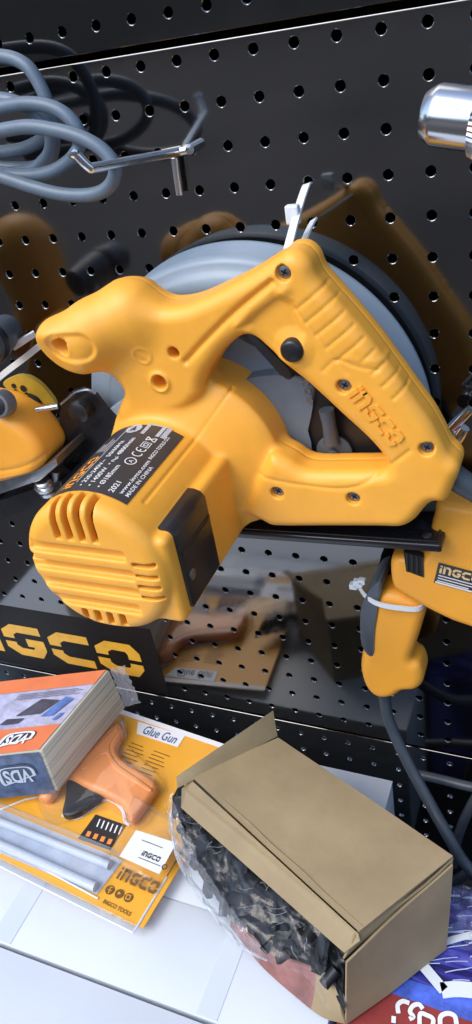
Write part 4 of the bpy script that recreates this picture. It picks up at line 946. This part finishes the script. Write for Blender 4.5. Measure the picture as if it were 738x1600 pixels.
def rs(px, w): 
    pts = [atZ(a, b, ZR) for a, b in px]; add_quads(bm, lambda x, y: Vector((x, y, ZR + .0018)), stroke2([(p.x, p.y) for p in pts], w))
rs(catmull([(623, 1585), (622, 1572), (630, 1566), (640, 1569)], 5), .0035); rs(catmull([(661, 1578), (655, 1571), (646, 1573), (641, 1582), (646, 1590), (640, 1594)], 5), .0034)
rs(catmull([(656, 1604), (657, 1586), (668, 1588), (677, 1594), (676, 1606)], 5), .0034); rs(catmull([(688, 1604), (689, 1590), (700, 1585), (711, 1590), (714, 1606)], 5), .0036)
rs([(612, 1594), (619, 1595)], .005); bm_link('package_lettering', bm, WHITEP, bp2)
bm = bmesh.new(); add_ribbon(bm, [p + Vector((0, 0, .003)) for p in rz([(644, 1492), (668, 1520), (694, 1551)])], .0085, .001, (1, .4, 0), 3); bm_link('strap', bm, NYLON, bp2)
bm = bmesh.new(); add_ribbon(bm, [p + Vector((0, 0, .003)) for p in rz([(668, 1490), (700, 1474), (770, 1456)])], .0055, .001, (0, 1, 0), 3); add_ribbon(bm, [p + Vector((0, 0, .003)) for p in rz([(690, 1551), (720, 1549), (780, 1556)])], .012, .001, (0, 1, 0), 3); bm_link('strap', bm, NYLON, bp2)
# crackled film, its sheen painted as pale ribbons
bm = bmesh.new()
for k in range(26):
    a = (random.uniform(615, 740), random.uniform(1400, 1535)); l = random.uniform(15, 60); sl = random.uniform(-.25, .15)
    p, q = atZ(*a, ZR + .003), atZ(a[0] + l, a[1] + l * sl, ZR + .003); add_ribbon(bm, [p, (p + q) / 2 + Vector((0, 0, .001)), q], random.uniform(.0005, .0016), .0003, (0, 1, .1), 2)
bm_link('sheen_streaks', bm, mat('crease_sheen', (.45, .50, .72), .2), bp2)
crumple('film', Vector((.275, -.18, ZR + .004)), Vector((.13, 0, 0)), Vector((0, .052, 0)), Vector((0, 0, 1)), .005, bp2, WRAP, 18, 8)

# ================================================================== BROWN OPEN BOX
bb = thing('cardboard_box', 'open brown cardboard box with black bagged parts inside', 'cardboard box', (.16, -.16, ZT))
ZL = -.562; CT = .0018
A, B, Cf, D = atZ(435, 1153, ZL), atZ(708, 1338, ZL), atZ(562, 1456, ZL), atZ(300, 1214, ZL)
Bb, Cb = atZ(697, 1483, ZT + .0015), atZ(541, 1600, ZT + .0015)
Ab, Db = Vector((A.x, A.y, ZT + .0015)), Vector((D.x - .002, D.y - .002, ZT + .0015))
def board_sheet(name, quad, mt, n=12, th=CT, warp=.001, seed=0, bulge=0):
    "card panel from four corners with slight warp"
    a, b, c, d = [Vector(q) for q in quad]; nn = (b - a).cross(d - a).normalized(); r = np.random.default_rng(seed); ph = r.uniform(0, 6, 6); bm = bmesh.new(); G = [[], []]
    for side in (0, 1):
        for i in range(n + 1):
            row = []
            for j in range(n + 1):
                s, t = i / n, j / n; p = (a * (1 - s) + b * s) * (1 - t) + (d * (1 - s) + c * s) * t
                w = warp * (math.sin(3.1 * s + ph[0]) * math.cos(2.7 * t + ph[1]) + .5 * math.sin(7 * s + ph[2] + 3 * t)) + bulge * math.sin(PI * s) * math.sin(PI * t)
                row.append(bm.verts.new(p + nn * (w + th * (side - .5))))
            G[side].append(row)
    for i in range(n):
        for j in range(n):
            bm.faces.new([G[1][i][j], G[1][i + 1][j], G[1][i + 1][j + 1], G[1][i][j + 1]]); bm.faces.new([G[0][i][j], G[0][i][j + 1], G[0][i + 1][j + 1], G[0][i + 1][j]])
    for k in range(n):
        for (i0, j0, i1, j1) in ((k, 0, k + 1, 0), (k, n, k + 1, n), (0, k, 0, k + 1), (n, k, n, k + 1)):
            bm.faces.new([G[0][i0][j0], G[0][i1][j1], G[1][i1][j1], G[1][i0][j0]])
    return auto_smooth(bm_link(name, bm, mt, bb), 40)
board_sheet('lid', [D, Cf, B, A], KRAFT, warp=.0007, seed=1, bulge=.0022)
dn = Vector((0, 0, -.0025))
lid_n = Vector((0, 0, .0013))
bm = bmesh.new(); e_s = (Cf - D).normalized(); e_t = (A - D); e_t = (e_t - e_s * e_t.dot(e_s)).normalized()
add_tube(bm, [D + e_t * .0042 + e_s * (Cf - D).length * k / 10 + lid_n * .55 + e_t * .0004 * math.sin(k * 2.1) for k in range(11)], .0007, 6, 3); bm_link('score_line', bm, KRAFTI, bb)
# tuck flap folded down along the front of the lid
T0, T1, T2, T3 = atZ(298, 1217, ZL - .001), atZ(560, 1458, ZL - .001), atZ(538, 1489, ZL - .012), atZ(283, 1262, ZL - .012)
f1, f2 = atZ(284, 1232, ZL - .004), atZ(563, 1470, ZL - .006)
tf = [T0 + dn * .4, T1 + dn * .4, f2, T2, T2.lerp(T3, .06), T2.lerp(T3, .94), T3, f1]
bm = bmesh.new(); nf = (T1 - T0).cross(T3 - T0).normalized()
ridge0 = [T0, T1]; 
add_prism(bm, [T0 + dn * .3, f1, T3, T3.lerp(T2, .04), T3.lerp(T2, .96), T2, f2, T1 + dn * .3], nf * CT, .0003); bm_link('tuck_flap', bm, KRAFT, bb)
# end panel on the right with an inner dust flap
Et0, Et1 = atZ(706, 1350, ZL - .006), atZ(541, 1503, ZL - .014)
board_sheet('end_panel', [Cb, Bb, Et0, Et1], KRAFT, warp=.0009, seed=3, bulge=.001)
board_sheet('dust_flap', [atZ(567, 1462, ZL - .010), atZ(705, 1343, ZL - .004), atZ(702, 1352, ZL - .012) + Vector((-.004, .003, -.004)), atZ(545, 1500, ZL - .02) + Vector((-.004, .004, -.002))], KRAFTI, 6, seed=4)
board_sheet('inner_flap', [Et1 + Vector((-.003, .003, -.002)), Et0 + Vector((-.003, .003, -.001)), B + Vector((-.004, 0, -.004)), Cf + Vector((-.004, 0, -.004))], KRAFTI, 6, seed=14)
board_sheet('back_panel', [Bb, Ab, A + dn, B + dn], KRAFT, seed=5)
board_sheet('left_panel', [Ab, Db, D + dn, A + dn], KRAFTI, 6, seed=6)
board_sheet('bottom_panel', [Db, Cb, Bb, Ab], KRAFTI, 6, seed=7, warp=.0003)
# raised flap at the back left
board_sheet('side_flap', [atZ(277, 1232, ZL - .002), A + Vector((-.001, .001, .001)), A + Vector((-.002, .004, .0335)), atZ(276, 1213, ZL + .004)], KRAFT, 8, seed=8, warp=.0006)
# open front: a vertical plane through the front edge of the lid
fn_ = Vector((Cf.y - D.y, -(Cf.x - D.x), 0)).normalized()
if fn_.y > 0: fn_ = -fn_
def atF(px, py, out=0):
    d = Vector(ray(px, py)); o = Vector(CAM); p0 = D + fn_ * out
    return o + d * ((p0 - o).dot(fn_) / d.dot(fn_))
def resample(px, n): 
    c = [np.array(q) for q in catmull(px, 8)]; L_ = np.concatenate([[0], np.cumsum([np.linalg.norm(b - a) for a, b in zip(c[:-1], c[1:])])]); t = np.linspace(0, L_[-1], n)
    return list(zip(np.interp(t, L_, [q[0] for q in c]), np.interp(t, L_, [q[1] for q in c])))
from mathutils import noise as mnoise
N1, N2 = 110, 36
ct_ = resample([(278, 1222), (322, 1262), (402, 1334), (472, 1396), (540, 1462)], N1 + 1)
cb_ = resample([(272, 1262), (290, 1335), (352, 1428), (418, 1492), (500, 1532), (538, 1588)], N1 + 1)
out_n = (fn_ + Vector((0, 0, .9))).normalized()
def bag_low(i): return atZ(*cb_[i], ZT + .012 + .022 * max(0, 1 - i / N1 * 4) + .02 * max(0, (i / N1 - .8) * 5))
bm = bmesh.new(); G = []
for i in range(N1 + 1):
    row = []
    for j in range(N2 + 1):
        s_, t = i / N1, j / N2; q = Vector((s_ * 7, t * 2.6, 0))
        d = .003 * mnoise.noise(q) + .003 * abs(mnoise.noise(q * 2.1 + Vector((4, 1, 0)))) - .003 * abs(mnoise.noise(q * 3.6 + Vector((1, 7, 2))))
        p = atF(*ct_[i], -.010).lerp(bag_low(i), t); row.append(bm.verts.new(p + out_n * (d - .004 + .006 * math.sin(PI * t))))
    G.append(row)
for i in range(N1):
    for j in range(N2): bm.faces.new([G[i][j], G[i + 1][j], G[i + 1][j + 1], G[i][j + 1]])
BAG = mat('black_bagged_parts', (.008, .009, .011), .34, spec=.35, bump=.15, bscale=90, rvar=.1, vscale=60, bdist=.002)
auto_smooth(bm_link('bagged_parts', bm, BAG, bb), 70)
# front panel pushed outwards: faded red print on its skin, bare card at its right end
pt_ = resample([(362, 1436), (390, 1462), (425, 1490), (470, 1507), (508, 1524), (530, 1552)], 21); pb_ = resample([(362, 1450), (385, 1480), (412, 1513), (458, 1554), (503, 1589), (540, 1600)], 21)
def strip(name, i0, i1, mt, th):
    bm = bmesh.new(); G = [[], []]
    for i in range(i0, i1 + 1):
        for k in (0, 1):
            row = []
            for j in range(7):
                t = j / 6; p = atZ(*pt_[i], ZT + .010 + .018 * i / 20).lerp(atZ(*pb_[i], ZT + .003), t) + fn_ * (.0025 * math.sin(PI * t) * math.sin(i * .7 + 1) - th * k) ; row.append(bm.verts.new(p))
            G[k].append(row)
    m = i1 - i0
    for i in range(m):
        for j in range(6): bm.faces.new([G[0][i][j], G[0][i + 1][j], G[0][i + 1][j + 1], G[0][i][j + 1]]); bm.faces.new([G[1][i][j], G[1][i][j + 1], G[1][i + 1][j + 1], G[1][i + 1][j]])
        bm.faces.new([G[0][i][0], G[1][i][0], G[1][i + 1][0], G[0][i + 1][0]]); bm.faces.new([G[0][i][6], G[0][i + 1][6], G[1][i + 1][6], G[1][i][6]])
    for e in (0, m):
        for j in range(6): bm.faces.new([G[0][e][j], G[0][e][j + 1], G[1][e][j + 1], G[1][e][j]])
    return auto_smooth(bm_link(name, bm, mt, bb), 40)
strip('front_panel', 0, 15, mat('faded_red_print', (.25, .105, .09), .6, var=.4, vscale=45, bump=.3, bscale=90), .002)
strip('torn_corner', 15, 20, KRAFT, .002)
# clear bag pulled over the left edge, with a rolled hem and pale glint ribbons
edge_t = resample([(277, 1238), (290, 1285), (325, 1352), (372, 1422), (415, 1478)], 40); edge_b = resample([(268, 1268), (283, 1345), (335, 1425), (380, 1478), (420, 1500)], 40)
def hem_hi(i): return atZ(*edge_t[i], ZL - .012 + (ZT + .034 - ZL) * i / 39) + out_n * .006
def hem_lo(i): return atZ(*edge_b[i], ZL - .026 + (ZT + .036 - ZL) * min(1, i / 22)) + out_n * .002
bm = bmesh.new(); G = []; hem = []
for i in range(40):
    row = []
    for j in range(11):
        t = j / 10; p = hem_hi(i).lerp(hem_lo(i), t); row.append(bm.verts.new(p + fn_ * (.005 * mnoise.noise(Vector((i * .35, t * 4, 3))) + .004 * math.sin(PI * t))))
    G.append(row); hem.append(hem_lo(i))
for i in range(39):
    for j in range(10): bm.faces.new([G[i][j], G[i + 1][j], G[i + 1][j + 1], G[i][j + 1]])
auto_smooth(bm_link('clear_bag', bm, WRAP, bb), 50)
bm = bmesh.new(); add_tube(bm, hem[::3], [.0010, .0022, .0026, .0018, .001], 8, 3); bm_link('bag_hem', bm, clear_mat('rolled_film', rough=.12, bump=.4, bscale=150, haze=.25, refl=1.5), bb)
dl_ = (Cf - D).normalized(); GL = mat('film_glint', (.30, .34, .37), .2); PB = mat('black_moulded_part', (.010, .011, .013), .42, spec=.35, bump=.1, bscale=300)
def in_bag(s_, t, out): 
    i = min(N1, int(s_ * N1)); return atF(*ct_[i], -.010).lerp(bag_low(i), t) + out_n * out
for k in range(24):
    c = in_bag(.04 + .92 * ((k * .618) % 1), .15 + .75 * ((k * .414) % 1), random.uniform(.004, .010))
    M = Matrix.Translation(c) @ Matrix.Rotation(random.uniform(-1, 1), 4, 'X') @ Matrix.Rotation(random.uniform(-1, 1), 4, 'Y') @ Matrix.Rotation(random.uniform(0, 3), 4, 'Z')
    a, b, d = random.uniform(.007, .012), random.uniform(.004, .007), random.uniform(.003, .005); bm = bmesh.new()
    if k % 3 == 0: add_tube(bm, [M @ Vector((-a, 0, 0)), M @ Vector((a, 0, 0))], [b * .7, b * .7], 14, 2)
    else: add_box(bm, (-a, -b, -d), (a, b, d), .0016, 2, M)
    auto_smooth(bm_link('black_part', bm, PB, bb), 40)
# film stretched over the parts
bm = bmesh.new(); G = []
for i in range(61):
    row = []
    for j in range(21):
        s_, t = i / 60, j / 20; q = Vector((s_ * 8, t * 3, 2)); row.append(bm.verts.new(in_bag(s_ * .97 + .01, .04 + .9 * t, .0145 + .004 * math.sin(PI * t) + .005 * mnoise.noise(q) + .003 * abs(mnoise.noise(q * 2.3)))))
    G.append(row)
for i in range(60):
    for j in range(20): bm.faces.new([G[i][j], G[i + 1][j], G[i + 1][j + 1], G[i][j + 1]])
auto_smooth(bm_link('film', bm, clear_mat('parts_bag_film', rough=.16, bump=.4, bscale=60, haze=.012, refl=.7, bdist=.003), bb), 60)
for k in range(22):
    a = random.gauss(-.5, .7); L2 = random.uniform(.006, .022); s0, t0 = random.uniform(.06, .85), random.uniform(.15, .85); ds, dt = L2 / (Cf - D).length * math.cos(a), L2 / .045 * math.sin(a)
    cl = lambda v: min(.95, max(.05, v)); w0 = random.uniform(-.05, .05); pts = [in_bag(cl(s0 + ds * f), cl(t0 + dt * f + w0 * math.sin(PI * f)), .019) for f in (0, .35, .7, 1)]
    bm = bmesh.new(); add_ribbon(bm, pts, random.uniform(.0003, .0007), .0002, fn_.cross(dl_) + fn_ * .3, 4); bm_link('crease_glint', bm, GL, bb)  # opaque pale ribbons stand in for light glinting on the film

# ================================================================== CAMERA, LIGHT, WORLD
cam = bpy.data.cameras.new('camera'); co_ = bpy.data.objects.new('camera', cam); COL.objects.link(co_); scene.camera = co_
xr_, dn_, fw_ = Vector(b2w(R[0])), Vector(b2w(R[1])), Vector(b2w(R[2]))
Mc = Matrix((xr_, -dn_, -fw_)).transposed().to_4x4(); Mc.translation = Vector(CAM); co_.matrix_world = Mc
cam.sensor_fit = 'VERTICAL'; cam.sensor_height = 36; cam.sensor_width = 36; cam.lens = 36 * FPX / 1600; cam.clip_start = .01; cam.clip_end = 300
el, az = math.radians(52), math.radians(215)      # sun up and to the left behind the viewer (az measured from +Y clockwise)
w = bpy.data.worlds.new('World'); scene.world = w; w.use_nodes = True; N, L = w.node_tree.nodes, w.node_tree.links
sky = N.new('ShaderNodeTexSky'); sky.sky_type = 'NISHITA'; sky.sun_disc = False; sky.sun_elevation = el; sky.sun_rotation = az; sky.air_density = 1.0; sky.dust_density = 1.6; sky.ozone_density = 1.0
N['Background'].inputs['Strength'].default_value = .15; L.new(sky.outputs[0], N['Background'].inputs['Color'])
sl = bpy.data.lights.new('sun', 'SUN'); sl.energy = 0.8; sl.angle = math.radians(38); sl.color = (1, .96, .90); so = bpy.data.objects.new('sun', sl); COL.objects.link(so)
sd = Vector((math.sin(az) * math.cos(el), math.cos(az) * math.cos(el), math.sin(el))); so.rotation_euler = sd.to_track_quat('Z', 'Y').to_euler()
scene.view_settings.view_transform = 'Standard'; scene.view_settings.look = 'None'; scene.view_settings.gamma = 1; scene.view_settings.use_curve_mapping = False; scene.view_settings.exposure = 1.12
scene.render.engine = 'CYCLES'; scene.cycles.max_bounces = 10; scene.cycles.transparent_max_bounces = 16
